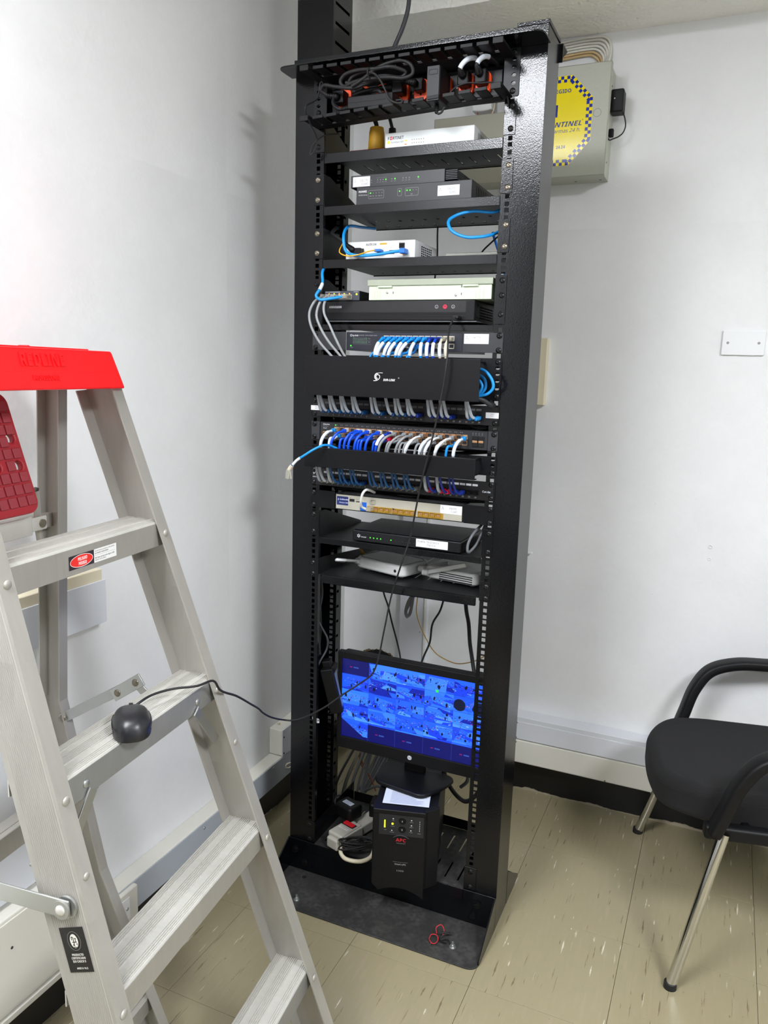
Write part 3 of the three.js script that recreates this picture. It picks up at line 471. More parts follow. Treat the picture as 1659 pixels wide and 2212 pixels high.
{
  const t = thing('metal_box', 'pale green sheet metal box resting on top of the black recorder', 'box');
  part(t, 'body', bx(-0.094, 0.2075, 1.5520, 1.5885, -0.215, -0.004, 0.001), M.mint);
  part(t, 'lid', bx(-0.097, 0.2105, 1.5845, 1.5985, -0.220, -0.0005, 0.001), M.mintDark);
  for (const x of [-0.080, -0.073, -0.066, 0.170, 0.179, 0.188]) part(t, 'pressed_rib', bx(x, x + 0.0022, 1.5545, 1.574, -0.0045, -0.0028, 0.0008), M.mint);
  for (const x of [-0.07, 0.140]) part(t, 'latch', bx(x, x + 0.037, 1.5800, 1.5842, -0.0045, 0.0008, 0.001), M.mint);
  for (const [x, y] of [[-0.046, 1.569], [0.124, 1.5615]]) part(t, 'rivet', new THREE.SphereGeometry(0.0028, 12, 8).scale(1, 1, 0.5).translate(x, y, -0.0035), M.steel);
  for (const [x, y] of [[-0.032, 1.566], [0.136, 1.5615], [0.136, 1.578]]) part(t, 'slot', bx(x, x + 0.002, y, y + 0.005, -0.0042, -0.0036, 0), M.midgrey);
}
{
  const t = thing('network_switch', 'small five port switch on the left end of the black recorder', 'network switch');
  part(t, 'case', bx(-0.213, -0.1185, 1.5520, 1.5745, -0.085, -0.005, 0.0012), M.black);
  plate(t, 'front_panel', -0.2125, -0.119, 1.5525, 1.5740, -0.0046, canvasMat(0.0935, 0.0215, 5000, (g) => { g.fillStyle = '#a9adb5'; g.fillRect(2, 1.4, 40, 1.2); g.fillRect(78, 1.4, 12, 1.3); }, { bg: '#343944' }));
  for (let i = 0; i < 5; i++) { const x = -0.207 + i * 0.0138; const p = part(t, 'port', bx(x, x + 0.0125, 1.5555, 1.5655, -0.0062, -0.0032, 0.0005), M.ccream); part(p, 'opening', bx(x + 0.0012, x + 0.0113, 1.5565, 1.5635, -0.0034, -0.0028, 0), M.hole); led(t, x + 0.0062, 1.5678, -0.0043, i % 2 ? M.ledY : M.ledO, 0.0015); }
  led(t, -0.1265, 1.5665, -0.0043, M.ledY, 0.0022);
}
{
  const c = curve([[-0.212, 1.67, -0.20], [-0.225, 1.650, -0.06], [-0.2145, 1.618, 0.006], [-0.205, 1.592, 0.022], [-0.202, 1.575, 0.040], [-0.206, 1.558, 0.052], [-0.198, 1.550, 0.050], [-0.169, 1.553, 0.040], [-0.150, 1.558, 0.026]]);
  const t = thing('patch_cable', 'blue patch cable with white tag bent into the small five port switch', 'cable');
  part(t, 'jacket', new THREE.TubeGeometry(c, 90, 0.0034, 8), M.sky); part(t, 'tag_sleeve', subTube(c, 0.40, 0.52, 0.0042), M.sleeve, 'white tag sleeve'); part(t, 'connector', bx(-0.152, -0.139, 1.5535, 1.5645, -0.003, 0.028, 0.0012), M.clear);
}
[[[-0.206, 1.560, 0.02], [-0.214, 1.545, 0.045], [-0.223, 1.520, 0.052], [-0.217, 1.492, 0.057], [-0.196, 1.455, 0.056], [-0.164, 1.420, 0.050], [-0.14, 1.395, 0.044]],
 [[-0.193, 1.560, 0.02], [-0.198, 1.545, 0.045], [-0.203, 1.514, 0.054], [-0.191, 1.487, 0.058], [-0.168, 1.452, 0.056], [-0.140, 1.420, 0.050], [-0.12, 1.395, 0.044]],
 [[-0.179, 1.560, 0.02], [-0.186, 1.547, 0.043], [-0.184, 1.520, 0.052], [-0.165, 1.488, 0.056], [-0.146, 1.452, 0.055], [-0.129, 1.421, 0.050], [-0.11, 1.395, 0.044]]].forEach((p, i) => {
  const t = thing('patch_cable', ['leftmost', 'middle', 'rightmost'][i] + ' of the three grey cables draped from the small five port switch', 'cable');
  part(t, 'jacket', tube(p, 0.0031, 60), M.cgrey); part(t, 'connector', bx(p[0][0] - 0.0055, p[0][0] + 0.0055, 1.556, 1.565, -0.003, 0.022, 0.001), M.clear);
});
// ---------------------------------------------------------------- switches, patch panels and their cables
const portG = (() => { const s = rrShape(-0.0064, -0.0056, 0.0064, 0.0056, 0.0008); s.holes.push(holePath(-0.0054, -0.0040, 0.0054, 0.0040)); return ext(s, 0.0035); })();
const openG = new THREE.PlaneGeometry(0.0112, 0.0086).translate(0, 0, 0.0004);
function port(parent, x, y, z, m) { const p = part(parent, 'port', portG, m); p.position.set(x, y, z); part(p, 'opening', openG, M.hole); return p; }
function panelScrews(t, y, list = [[1, 1], [1, -1], [-1, 1], [-1, -1]], z = 0.003) { screws(t, list.map(([a, b]) => [a * HX, y + b * 0.015875]), z); }
const ORD = ['first', 'second', 'third', 'fourth', 'fifth', 'sixth', 'seventh', 'eighth', 'ninth', 'tenth', 'eleventh', 'twelfth', 'thirteenth', 'fourteenth', 'fifteenth', 'sixteenth', 'seventeenth', 'eighteenth', 'nineteenth', 'twentieth', 'twenty first', 'twenty second', 'twenty third', 'twenty fourth', 'twenty fifth', 'twenty sixth', 'twenty seventh', 'twenty eighth'];
const plugG = bx(-0.0052, 0.0052, -0.004, 0.004, 0, 0.016, 0.0012);
// a patch cable with connector, boot, jacket and (maybe) a tag sleeve; p0 is the port, dir says how the boot leaves it
function patch(label, group, p0, pts, { jacket, boot, con = M.clear, sleeve, sm = M.sleeve, r = 0.0029, down = -0.25, bootR = 0.0052, sag = 1 }) {
  const t = thing('patch_cable', label, 'cable', null, 0, group);
  const dir = V(0, down, 1).normalize(), q = new THREE.Quaternion().setFromUnitVectors(V(0, 0, 1), dir);
  const place = (g, o) => g.applyQuaternion(q).translate(p0[0] + dir.x * o, p0[1] + dir.y * o, p0[2] + dir.z * o);
  part(t, 'connector', place(plugG.clone(), 0), con);
  part(t, 'boot', [place(cyl(bootR * 0.72, bootR, 0.014, 10).rotateX(Math.PI / 2), 0.021), place(bx(-0.0052, 0.0052, -0.0045, 0.0045, 0.012, 0.020, 0.0015), 0)], boot);
  const e = [p0[0] + dir.x * 0.026, p0[1] + dir.y * 0.026, p0[2] + dir.z * 0.026];
  const c = curve([e, ...pts]); part(t, 'jacket', new THREE.TubeGeometry(c, 34, r, 7), jacket);
  if (sleeve) part(t, 'tag_sleeve', subTube(c, sleeve[0], sleeve[1], r + 0.0011, 10, 7), sm, 'printed tag sleeve');
  return t;
}
{ // upper switch
  const t = thing('network_switch', 'upper black network switch with bright blue cables and a numbered paper label at right', 'network switch');
  part(t, 'case', bx(-0.1495, 0.1465, 1.4345, 1.4775, -0.18, -0.0006, 0.001), M.black);
  part(t, 'left_bracket', bx(-0.2415, -0.150, 1.4343, 1.4779, 0.0004, 0.0022, 0.0006), M.grey); part(t, 'right_bracket', bx(0.147, 0.2415, 1.4343, 1.4779, 0.0004, 0.0022, 0.0006), M.grey);
  plate(t, 'front_panel', -0.149, 0.146, 1.435, 1.477, 0.0001, canvasMat(0.295, 0.042, 4000, (g) => {
    g.strokeStyle = '#ddd'; g.lineWidth = 1; g.beginPath(); g.arc(12.5, 7, 2.2, 0, 7); g.stroke(); txt(g, 'tp-link', 16, 7, 5, '#e0e0e0', { style: 'bold' }); txt(g, 'TL-SG1024D   24-Port Gigabit Switch', 30, 7, 3.2, '#bbb');
    for (const y of [13, 21]) { for (let i = 0; i < 12; i++) for (let k = 0; k < 2; k++) { g.fillStyle = rnd() < 0.4 ? '#8f8' : '#999'; g.fillRect(18 + i * 3.2, y + k * 3, 1.1, 1.1); } g.fillStyle = '#888'; g.fillRect(18, y + 6.4, 48, 0.35); txt(g, 'Mbps', 58, y + 2, 2.4, '#aaa'); }
    txt(g, 'Power', 11, 36, 2.6, '#aaa');
  }, { bg: '#1b1e2a', rough: 0.4 }));
  led(t, -0.1365, 1.4455, 0.0006, M.ledG, 0.0016);
  paperLabel(t, 0.1505, 0.2085, 1.4535, 1.4755, 0.0026, [['SWITCH', 0.36, 0.36, 0.30], ['1', 0.64, 0.72, 0.30]], { net: true });
  panelScrews(t, 1.456);
  for (let r = 0; r < 2; r++) for (let i = 0; i < 12; i++) port(t, -0.043 + i * 0.01485, r ? 1.4475 : 1.4645, -0.002, M.ccream);
  const G = 'patch cables hanging from the upper switch'; let n = 0;
  for (let i = 0; i < 12; i++) for (let r = 0; r < 2; r++) {
    const x = -0.043 + i * 0.01485, y = r ? 1.4475 : 1.4645;
    if (r && (i === 4 || i > 8)) continue;
    const kind = i < 8 ? 0 : i < 10 ? 1 : 2, lean = i < 7 ? -0.013 + rr(-0.010, 0.009) : i < 10 ? 0.002 : 0.004 + rr(-0.003, 0.003);
    patch(`${['bright blue', 'dark blue', 'pale'][kind]} cable in the ${r ? 'lower' : 'upper'} row of the upper switch, ${ORD[i]} port from the left`, G, [x, y, 0.001],
      [[x + lean * 0.3, y - 0.013 - r * 0.004, 0.040 - r * 0.006], [x + lean * 0.75, y - 0.030 + r * 0.01, 0.047 - r * 0.008], [x + lean * 1.1, 1.412, 0.043], [x + lean * 1.3, 1.392, 0.036]],
      { jacket: [M.sky, M.royal, M.ccream][kind], boot: [M.sky, M.navy, M.clear][kind], con: kind === 2 ? M.clear : M.blue, sleeve: r ? null : [0.24, 0.62], down: -0.15, sm: i === 11 ? M.ccream : M.sleeve, r: 0.0031 });
  }
}
function manager(label, yTop, yBot, cTop, cBot, logo, yh) {
  const t = thing('cable_manager', label, 'cable manager');
  const s = rrShape(-0.2415, yBot, 0.2415, yTop, 0.004);
  for (const y of yh) for (const sx of [-1, 1]) { const e = new THREE.Path(); e.absellipse(sx * HX, y, 0.0056, 0.0036, 0, Math.PI * 2, true); s.holes.push(e); }
  part(t, 'back_plate', ext(s, 0.002).translate(0, 0, 0.0002), M.black);
  part(t, 'front_cover', [bx(-0.2165, 0.2160, cBot, cTop, 0.080, 0.0822, 0.001), bx(-0.2165, 0.2160, cTop - 0.002, cTop, 0.066, 0.0805, 0.0006), bx(-0.2165, 0.2160, cBot, cBot + 0.002, 0.066, 0.0805, 0.0006)], M.satin);
  for (let i = 0; i < 11; i++) for (const [y, u] of [[cTop - 0.006, 1], [cBot + 0.006, -1]]) { const x = -0.207 + i * 0.0405; part(t, 'finger', [bx(x, x + 0.006, y - 0.002, y + 0.002, 0.0022, 0.079, 0.0006)], M.plastic); }
  if (logo) plate(t, 'printed_logo', -0.038, 0.030, 1.362, 1.385, 0.0826, canvasMat(0.068, 0.023, 7000, (g) => {
    g.strokeStyle = '#eee'; g.fillStyle = '#f2f2f2'; g.lineCap = 'round';
    for (const [r, w, a, b] of [[7.4, 2.2, 1.9, 4.6], [4.4, 1.8, 1.7, 4.9]]) { g.lineWidth = w; g.beginPath(); g.arc(12, 10.5, r, a, b); g.stroke(); }
    g.lineWidth = 1.5; g.beginPath(); g.moveTo(12, 6); g.quadraticCurveTo(20, 8, 16, 15); g.quadraticCurveTo(11, 20.5, 2, 20); g.stroke(); g.lineWidth = 1; g.beginPath(); g.moveTo(12, 3.2); g.quadraticCurveTo(17, 1.2, 24, 2.2); g.stroke();
    txt(g, 'SUR-LINK', 25.5, 17, 7, '#f0f0f0', { style: 'bold italic', sx: 0.92 }); txt(g, '®', 62.5, 12.5, 4, '#f0f0f0');
  }, { bg: '#0b0c0f', rough: 0.4, spec: 0.55 }));
  return t;
}
screws(manager('wide black cable manager cover with a white swirl logo', 1.4225, 1.3295, 1.4185, 1.3265, true, [1.401, 1.3875, 1.372, 1.355]), [[HX, 1.4145], [HX, 1.338], [-HX, 1.4145], [-HX, 1.338]], 0.0022);
screws(manager('plain narrow black cable manager cover between the lower switch and lower patch panel', 1.2015, 1.157, 1.2015, 1.1545, false, [1.1945, 1.181]), [[HX, 1.163], [-HX, 1.163]], 0.0022);
[[[0.190, 1.396, 0.03], [0.205, 1.397, 0.04], [0.221, 1.391, 0.048], [0.236, 1.372, 0.05], [0.238, 1.358, 0.05], [0.227, 1.345, 0.05], [0.205, 1.339, 0.05], [0.18, 1.337, 0.05]],
 [[0.185, 1.386, 0.02], [0.200, 1.384, 0.03], [0.214, 1.374, 0.036], [0.217, 1.357, 0.038], [0.206, 1.343, 0.04], [0.18, 1.338, 0.04]],
 [[0.185, 1.376, 0.05], [0.204, 1.374, 0.052], [0.214, 1.361, 0.054], [0.206, 1.346, 0.052], [0.18, 1.340, 0.05]]].forEach((p, i) => single('patch_cable', ['widest', 'middle', 'smallest'][i] + ' of the blue cable loops bulging from the right end of the logo cover', 'cable', tube(p, 0.0034, 60), M.sky));
single('thick_cord', 'thick dark grey cord under the right end of the logo cover', 'cord', tube([[0.15, 1.331, 0.045], [0.19, 1.334, 0.05], [0.212, 1.331, 0.044], [0.226, 1.321, 0.03], [0.23, 1.318, 0.008]], 0.0055, 50), M.grey);
const PX = i => [-0.195, -0.054, 0.089][Math.floor((i - 1) / 8)] + ((i - 1) % 8) * 0.0153;
function patchPanel(label, y0, y1, right, extra) {
  const t = thing('patch_bay', label, 'patch panel');
  part(t, 'panel', ext(rrShape(-0.2415, y0, 0.2415, y1, 0.003), 0.003, 0.0006).translate(0, 0, 0.0002), M.black);
  plate(t, 'printed_face', -0.238, 0.238, y0 + 0.0008, y1 - 0.0008, 0.0034, canvasMat(0.476, y1 - y0 - 0.0016, 3600, (g, w, h) => {
    for (let i = 1; i <= 24; i++) { txt(g, String(i), 238 + PX(i) * 1000, h - 5.0, 4.6, '#d8d8d8', { align: 'center' }); }
    if (right) txt(g, 'Cat.6a', 450, h - 20, 6.5, '#e8f0ff', { style: 'bold' });
    if (extra) extra(g, w, h);
  }, { bg: '#131418', rough: 0.4 }));
  for (let i = 1; i <= 24; i++) { const x = PX(i) - 0.002; plate(t, 'label_window', x - 0.0064, x + 0.0064, y1 - 0.0125, y1 - 0.0075, 0.0038, right ? M.paper : M.dimgrey); }
  for (let i = 1; i <= 24; i++) port(t, PX(i), y0 + 0.0168, 0.0032, M.plastic);
  return t;
}
const upperPP = patchPanel('upper black numbered patch panel with a white paper label at each end', 1.2715, 1.3160);
screws(upperPP, [[-HX, 1.3095], [-HX, 1.2777], [HX, 1.2777]], 0.0034);
plate(upperPP, 'paper_label', -0.2425, -0.2125, 1.2865, 1.2980, 0.0042, canvasMat(0.03, 0.0115, 6000, (g) => { txt(g, 'Switch', 15, 4, 2.6, '#445', { align: 'center' }); txt(g, 'Panel 1', 15, 8, 2.6, '#445', { align: 'center' }); }, { bg: '#eceef0' }), 'white paper label');
plate(upperPP, 'paper_label', 0.2110, 0.2415, 1.2885, 1.3015, 0.0042, canvasMat(0.0305, 0.013, 6000, (g) => { txt(g, 'Switch', 15, 4, 2.6, '#445', { align: 'center' }); txt(g, 'Panel 1', 15, 8, 2.6, '#445', { align: 'center' }); }, { bg: '#eceef0' }), 'white paper label');
for (const i of [1, 2, 3, 4, 5, 6, 7, 8, 9, 10, 12, 13, 14, 15, 16, 17, 18, 19, 20, 23, 24]) {
  const x = PX(i), k = i < 15 ? 0 : i < 21 ? 1 : 2, lean = i % 2 ? -0.001 : -0.011 + rr(-0.003, 0.003);
  patch(`${['dim blue', 'dark blue', 'bright blue'][k]} cable with grey tag in port ${NUM[i]} of the upper patch panel`, 'patch cables of the upper patch panel', [x, 1.2883, 0.004],
    [[x + lean * 0.3 - 0.002, 1.2905, 0.037], [x + lean * 0.7 - 0.002, 1.307, 0.044], [x + lean - 0.003, 1.326, 0.048], [x + lean - 0.003, 1.345, 0.05]],
    { jacket: [M.dimblue, M.navy, M.sky][k], boot: [M.dimblue, M.navy, M.sky][k], con: [M.dimblue, M.navy, M.sky][k], sleeve: [0.14, 0.82], sm: M.sleeveDim, down: -0.05, bootR: 0.0058 });
}
single('thick_cord', 'dark cord sagging between the upper patch panel and the lower switch on the right', 'cord', tube([[0.13, 1.285, -0.06], [0.155, 1.270, -0.05], [0.178, 1.262, -0.04], [0.20, 1.263, -0.035], [0.214, 1.270, -0.05]], 0.0052, 50), M.grey);
{ // lower switch
  const t = thing('network_switch', 'lower black network switch crowded with blue and grey cables', 'network switch');
  part(t, 'case', bx(-0.2175, 0.2175, 1.2145, 1.2580, -0.2, -0.0006, 0.001), M.black);
  for (const sx of [-1, 1]) part(t, 'ear', bx(sx < 0 ? -0.2415 : 0.2182, sx < 0 ? -0.2182 : 0.2415, 1.2140, 1.2585, 0.0003, 0.0022, 0.003), M.grey);
  plate(t, 'front_panel', -0.2172, 0.2172, 1.2148, 1.2578, 0.0001, canvasMat(0.4344, 0.043, 3700, (g) => {
    g.strokeStyle = '#ddd'; g.lineWidth = 0.9; g.beginPath(); g.arc(10, 5.5, 1.9, 0, 7); g.stroke(); txt(g, 'tp-link', 13, 5.5, 4.2, '#e0e0e0', { style: 'bold' }); txt(g, 'Smart Switch', 7, 11, 2.6, '#aaa'); txt(g, 'Omada', 8, 14.5, 3, '#ddd', { style: 'bold' }); txt(g, 'Console', 8, 40, 2.6, '#bbb');
    for (let i = 0; i < 24; i++) { g.fillStyle = '#cfcfc0'; g.fillRect(42 + i * 14.2, 5, 1.2, 1.2); g.fillRect(46 + i * 14.2, 5, 1.2, 1.2); }
    for (let i = 0; i < 4; i++) for (let k = 0; k < 2; k++) { g.fillStyle = '#bbb'; g.fillRect(398 + i * 7.5, 5 + k * 3.5, 1.2, 1.2); }
  }, { bg: '#26272b', rough: 0.42 }));
  panelScrews(t, 1.2362);
  port(t, -0.2025, 1.2290, -0.001, M.gold);
  for (let r = 0; r < 2; r++) for (let i = 0; i < 24; i++) port(t, -0.171 + i * 0.0145, r ? 1.2285 : 1.2415, -0.002, M.gold);
  for (let i = 0; i < 4; i++) { const x = 0.181 + (i % 2) * 0.0145, y = i < 2 ? 1.240 : 1.226; const p = part(t, 'optic_port', bx(x, x + 0.0135, y - 0.005, y + 0.005, -0.001, 0.0025, 0.0006), M.dark); part(p, 'latch', bx(x + 0.001, x + 0.0125, y - (i < 2 ? 0.0075 : -0.0045), y - (i < 2 ? 0.0045 : -0.0075), 0.002, 0.0034, 0.0004), M.gold); }
  led(t, -0.1745, 1.2515, 0.0005, M.ledG, 0.0012); led(t, -0.1745, 1.2430, 0.0005, M.ledG, 0.0012);
  const G = 'patch cables hanging from the lower switch';
  const col = { w: ['white tagged pale blue', M.sleeve, M.sky, M.clear], b: ['glossy blue', M.royal, M.royal, M.white], t: ['blue white-tagged', M.royal, M.navy, M.white], p: ['pink red', M.navy, M.pink, M.pink], g: ['grey', M.cgrey, M.cgrey, M.gold], c: ['cream', M.ccream, M.ccream, M.gold], v: ['pale grey', M.cwhite, M.cgrey, M.gold], s: ['sky blue', M.sky, M.sky, M.clear] };
  const seq = [['w', 0], ['w', 1], ['b', 2], ['b', 3], ['b', 3.5], ['b', 4.2], ['b', 5], ['b', 5.6], ['b', 6.4], ['b', 7], ['b', 7.8], ['b', 8.6], ['t', 9.5], ['p', 10.4], ['g', 11.4], ['g', 12.2], ['g', 13], ['g', 13.7], ['g', 14.4], ['g', 15.1], ['v', 16], ['g', 16.8], ['v', 17.5], ['g', 18.4], ['v', 19.1], ['c', 20], ['v', 20.8], ['s', 22], ['w', 22.8]];
  seq.forEach(([k, c], i) => {
    const r = i % 2, x = -0.171 + Math.round(c) * 0.0145 + (c % 1 ? 0.003 : 0), y = r ? 1.2285 : 1.2415, [nm, jm, bm, cm] = col[k], lean = -0.004 - (k === 'g' || k === 'v' ? 0.014 : 0.006) * (r ? 0.8 : 1.2) + rr(-0.003, 0.003);
    patch(`${nm} cable of the lower switch, ${ORD[i] ?? 'last'} cable from the left`, G, [x, y, 0.001],
      [[x + lean * 0.3, y - 0.006, 0.040 + 0.006 * (1 - r)], [x + lean * 0.8, 1.222, 0.050 + 0.006 * (1 - r)], [x + lean * 1.15, 1.203, 0.052 + 0.004 * (1 - r)], [x + lean * 1.3, 1.182, 0.044]],
      { jacket: jm, boot: bm, con: cm, sleeve: k === 'w' ? [0.18, 0.75] : k === 't' ? [0.2, 0.6] : k === 'v' ? [0.35, 0.7] : null, down: -0.1, r: k === 'b' ? 0.0032 : 0.0030, bootR: k === 'p' ? 0.0062 : 0.005 });
  });
}
{
  const t = thing('loose_cable', 'loose blue cable with bare clear connector sticking out to the left of the rack', 'cable');
  const c = curve([[-0.13, 1.190, 0.045], [-0.146, 1.203, 0.062], [-0.157, 1.2095, 0.090], [-0.171, 1.202, 0.108], [-0.197, 1.184, 0.118], [-0.216, 1.171, 0.120], [-0.227, 1.159, 0.120]]);
  part(t, 'jacket', new THREE.TubeGeometry(c, 60, 0.0029, 8), M.sky); part(t, 'tag_sleeve', subTube(c, 0.74, 0.98, 0.0034), M.sleeve, 'white tag sleeve');
  part(t, 'boot', tube([[-0.227, 1.159, 0.120], [-0.2325, 1.153, 0.120], [-0.2365, 1.147, 0.120]], 0.0052, 12), M.ccream); part(t, 'connector', bx(-0.0056, 0.0056, -0.021, 0.002, -0.004, 0.004, 0.001).rotateZ(-0.12).translate(-0.2372, 1.146, 0.120), M.clear); part(t, 'latch', bx(-0.002, 0.002, -0.02, 0, 0.004, 0.0055, 0.0004).rotateZ(0.2).translate(-0.231, 1.146, 0.120), M.clear);
}
const lowerPP = patchPanel('lower black numbered patch panel with pale print at its right end', 1.0980, 1.1425, true, (g, w, h) => {
  g.strokeStyle = '#ddd'; for (const [r, wd] of [[4.2, 1.4], [2.2, 1.1]]) { g.lineWidth = wd; g.beginPath(); g.arc(8, 11, r, 1.9, 4.8); g.stroke(); } g.lineWidth = 0.9; g.beginPath(); g.moveTo(8, 8); g.quadraticCurveTo(13, 12, 4, 17); g.stroke(); txt(g, 'SUR-LINK', 2, 23, 4, '#ddd', { style: 'bold italic' });
});
screws(lowerPP, [[-HX, 1.1363], [-HX, 1.1047], [HX, 1.1363], [HX, 1.1047]], 0.0034);
for (let i = 1; i <= 22; i++) {
  const x = PX(i), red = i === 17 || i === 19 || i === 20, k = i <= 3 ? 0 : i < 9 ? 1 : i <= 16 ? 2 : 3;
  const lean = i % 2 ? -0.004 : -0.012, up = i === 5 || i === 8 || i === 21 ? 1 : 0;
  patch(`${red ? 'red booted' : ['grey tagged', 'blue', 'blue with grey boot', 'dark blue'][k]} cable in port ${NUM[i]} of the lower patch panel`, 'patch cables of the lower patch panel', [x, 1.1148, 0.004],
    [[x + lean * 0.25 - 0.001, 1.1165, 0.038], [x + lean * 0.7, 1.131, 0.046], [x + lean, 1.150, 0.050], [x + lean, 1.168, 0.05]],
    { jacket: red && i !== 20 ? M.dimgrey : k === 0 ? M.dimgrey : k === 3 ? M.navy : M.dimblue, boot: red ? M.pink : [M.cabinetDark, M.dimblue, M.dimgrey, M.navy][k], con: red ? M.pink : k === 0 ? M.cabinetDark : k === 2 ? M.dimgrey : M.navy, sleeve: k === 0 || i === 17 || i === 19 ? [0.15, 0.8] : null, sm: M.sleeveDim, down: -0.05, bootR: 0.0056 });
}
{ // silver branch router
  const t = thing('router', 'silver faced router with a row of amber ports and paper label', 'network device');
  part(t, 'case', bx(-0.1715, 0.168, 1.0410, 1.0815, -0.2, -0.003, 0.001), M.grey);
  part(t, 'face_frame', bx(-0.1715, 0.168, 1.0405, 1.0815, -0.0032, 0.0012, 0.001), M.black);
  const face = plate(t, 'front_panel', -0.1685, 0.1650, 1.0428, 1.0788, 0.0017, canvasMat(0.3335, 0.036, 3800, (g, w, h) => {
    g.fillStyle = '#22326a'; g.beginPath(); g.roundRect(2, 4.5, 32, 22, 1.5); g.fill(); txt(g, 'JJ  Audiocodes', 5, 12, 4.6, '#eef', { style: 'bold' }); txt(g, 'Mediant 500L', 9, 20, 4.2, '#eef');
    txt(g, 'USB', 38, 6, 2.4, '#333'); txt(g, 'WLAN', 56, 9, 2.4, '#333'); g.fillStyle = '#222'; g.fillRect(37.5, 8.5, 14, 7); g.fillRect(56, 13, 11, 2.4);
    g.fillStyle = '#1d62c8'; g.fillRect(68, 14, 17, 22); g.fillStyle = '#b08a2c'; g.fillRect(87, 22, 64, 14); g.fillRect(155, 22, 62, 14); g.fillRect(221, 22, 66, 14);
    for (let i = 0; i < 2; i++) { g.fillStyle = '#f0e040'; g.fillRect(72, 4 + i * 4, 3, 2); }
  }, { bg: '#b9b6a8', rough: 0.4, metal: 0.2 }));
  for (const sx of [-1, 1]) part(t, 'bracket', bx(sx < 0 ? -0.2415 : 0.1688, sx < 0 ? -0.1722 : 0.2415, 1.0400, 1.0845, 0.0003, 0.0022, 0.001), M.black);
  panelScrews(t, 1.0622);
  port(t, -0.0935, 1.0515, 0.001, M.blue); port(t, -0.0655, 1.0688, 0.001, M.silver);
  for (const [x0, n] of [[-0.075, 5], [-0.007, 4], [0.059, 4]]) for (let i = 0; i < n; i++) if (!(x0 < -0.05 && i === 0)) { const p = port(t, x0 + i * 0.0152 + 0.001, 1.0520, 0.001, M.amber); part(p, 'socket_inside', bx(-0.004, 0.004, -0.003, 0.0015, 0.0006, 0.0016, 0), M.gold); }
  paperLabel(t, 0.1105, 0.1645, 1.0580, 1.0785, 0.0024, [['EQUIPO', 0.42, 0.34, 0.30], ['CLARO', 0.50, 0.70, 0.30]], { net: true });
  const c = thing('patch_cable', 'short white cable arching out of the silver router', 'cable');
  part(c, 'jacket', tube([[-0.076, 1.053, 0.024], [-0.082, 1.060, 0.034], [-0.079, 1.076, 0.044], [-0.074, 1.095, 0.045], [-0.070, 1.102, 0.038], [-0.068, 1.100, 0.022], [-0.068, 1.09, -0.01]], 0.0032, 60), M.cwhite);
  part(c, 'connector', bx(-0.0745, -0.062, 1.0475, 1.0565, 0.003, 0.026, 0.0015), M.clear);
}
{ // telephone exchange
  const t = thing('telephone_exchange', 'black telephone exchange unit with green lights and a paper number label', 'network device');
  part(t, 'case', bx(-0.1235, 0.1660, 0.9635, 0.9920, -0.178, -0.002, 0.004), M.satin);
  part(t, 'top_panel', bx(-0.120, 0.1625, 0.9915, 0.9938, -0.174, -0.01, 0.001), M.black);
  plate(t, 'front_panel', -0.1195, 0.1620, 0.9660, 0.9890, -0.0016, canvasMat(0.2815, 0.023, 4200, (g) => {
    g.fillStyle = '#e6e6e6'; for (let i = 0; i < 6; i++) { g.save(); g.translate(15, 11); g.rotate(i * Math.PI / 3); g.beginPath(); g.ellipse(0, -3.2, 0.9, 1.9, 0, 0, 7); g.fill(); g.restore(); }
    txt(g, 'Yeastar', 21, 13, 4.6, '#ddd'); for (let i = 0; i < 4; i++) txt(g, String(i + 1), 46 + i * 9.5, 15.5, 2.6, '#999'); for (let i = 0; i < 7; i++) { g.fillStyle = '#777'; g.fillRect(104 + i * 10, 13, 1, 1); }
  }, { bg: '#0f1014', rough: 0.25 }));
  for (const x of [-0.0725, -0.063, -0.0535, -0.044, -0.016]) led(t, x, 0.9765, -0.0012, M.ledG, 0.0013);
  paperLabel(t, 0.0505, 0.1325, 0.9690, 0.9885, -0.0008, [['PLANTA TELEFONICA', 0.05, 0.33, 0.34], ['☎ 7560374', 0.27, 0.70, 0.34]]);
}
single('grey_cable', 'stiff grey cord looped beside the right end of the black telephone exchange', 'cord', tube([[0.205, 1.034, -0.03], [0.193, 1.014, 0.0], [0.186, 0.990, 0.012], [0.188, 0.974, 0.014], [0.199, 0.988, -0.012], [0.2075, 1.018, -0.03], [0.207, 1.036, -0.06]], 0.0034, 60), M.midgrey);
[[1.327, -0.04, 'upper patch panel and the logo cover'], [1.266, -0.05, 'upper patch panel and the lower switch'], [1.208, -0.07, 'lower switch and the narrow cover'], [1.090, -0.05, 'lower patch panel and the silver router']].forEach(([y, z, where]) => {
  const t = thing('cable_bundle', 'dark cords lying between the ' + where, 'cable');
  for (let k = 0; k < 3; k++) part(t, 'cord', tube([[-0.205, y + 0.004 - k * 0.006, z - k * 0.006], [-0.11, y - 0.002 - k * 0.004 + rr(-0.003, 0.003), z - 0.01], [0.0, y + rr(-0.005, 0.003) - k * 0.004, z - k * 0.008], [0.10, y - k * 0.005 + rr(-0.004, 0.003), z - 0.006], [0.205, y + 0.004 - k * 0.004, z - k * 0.006]], 0.0048, 40), M.rubber);
});
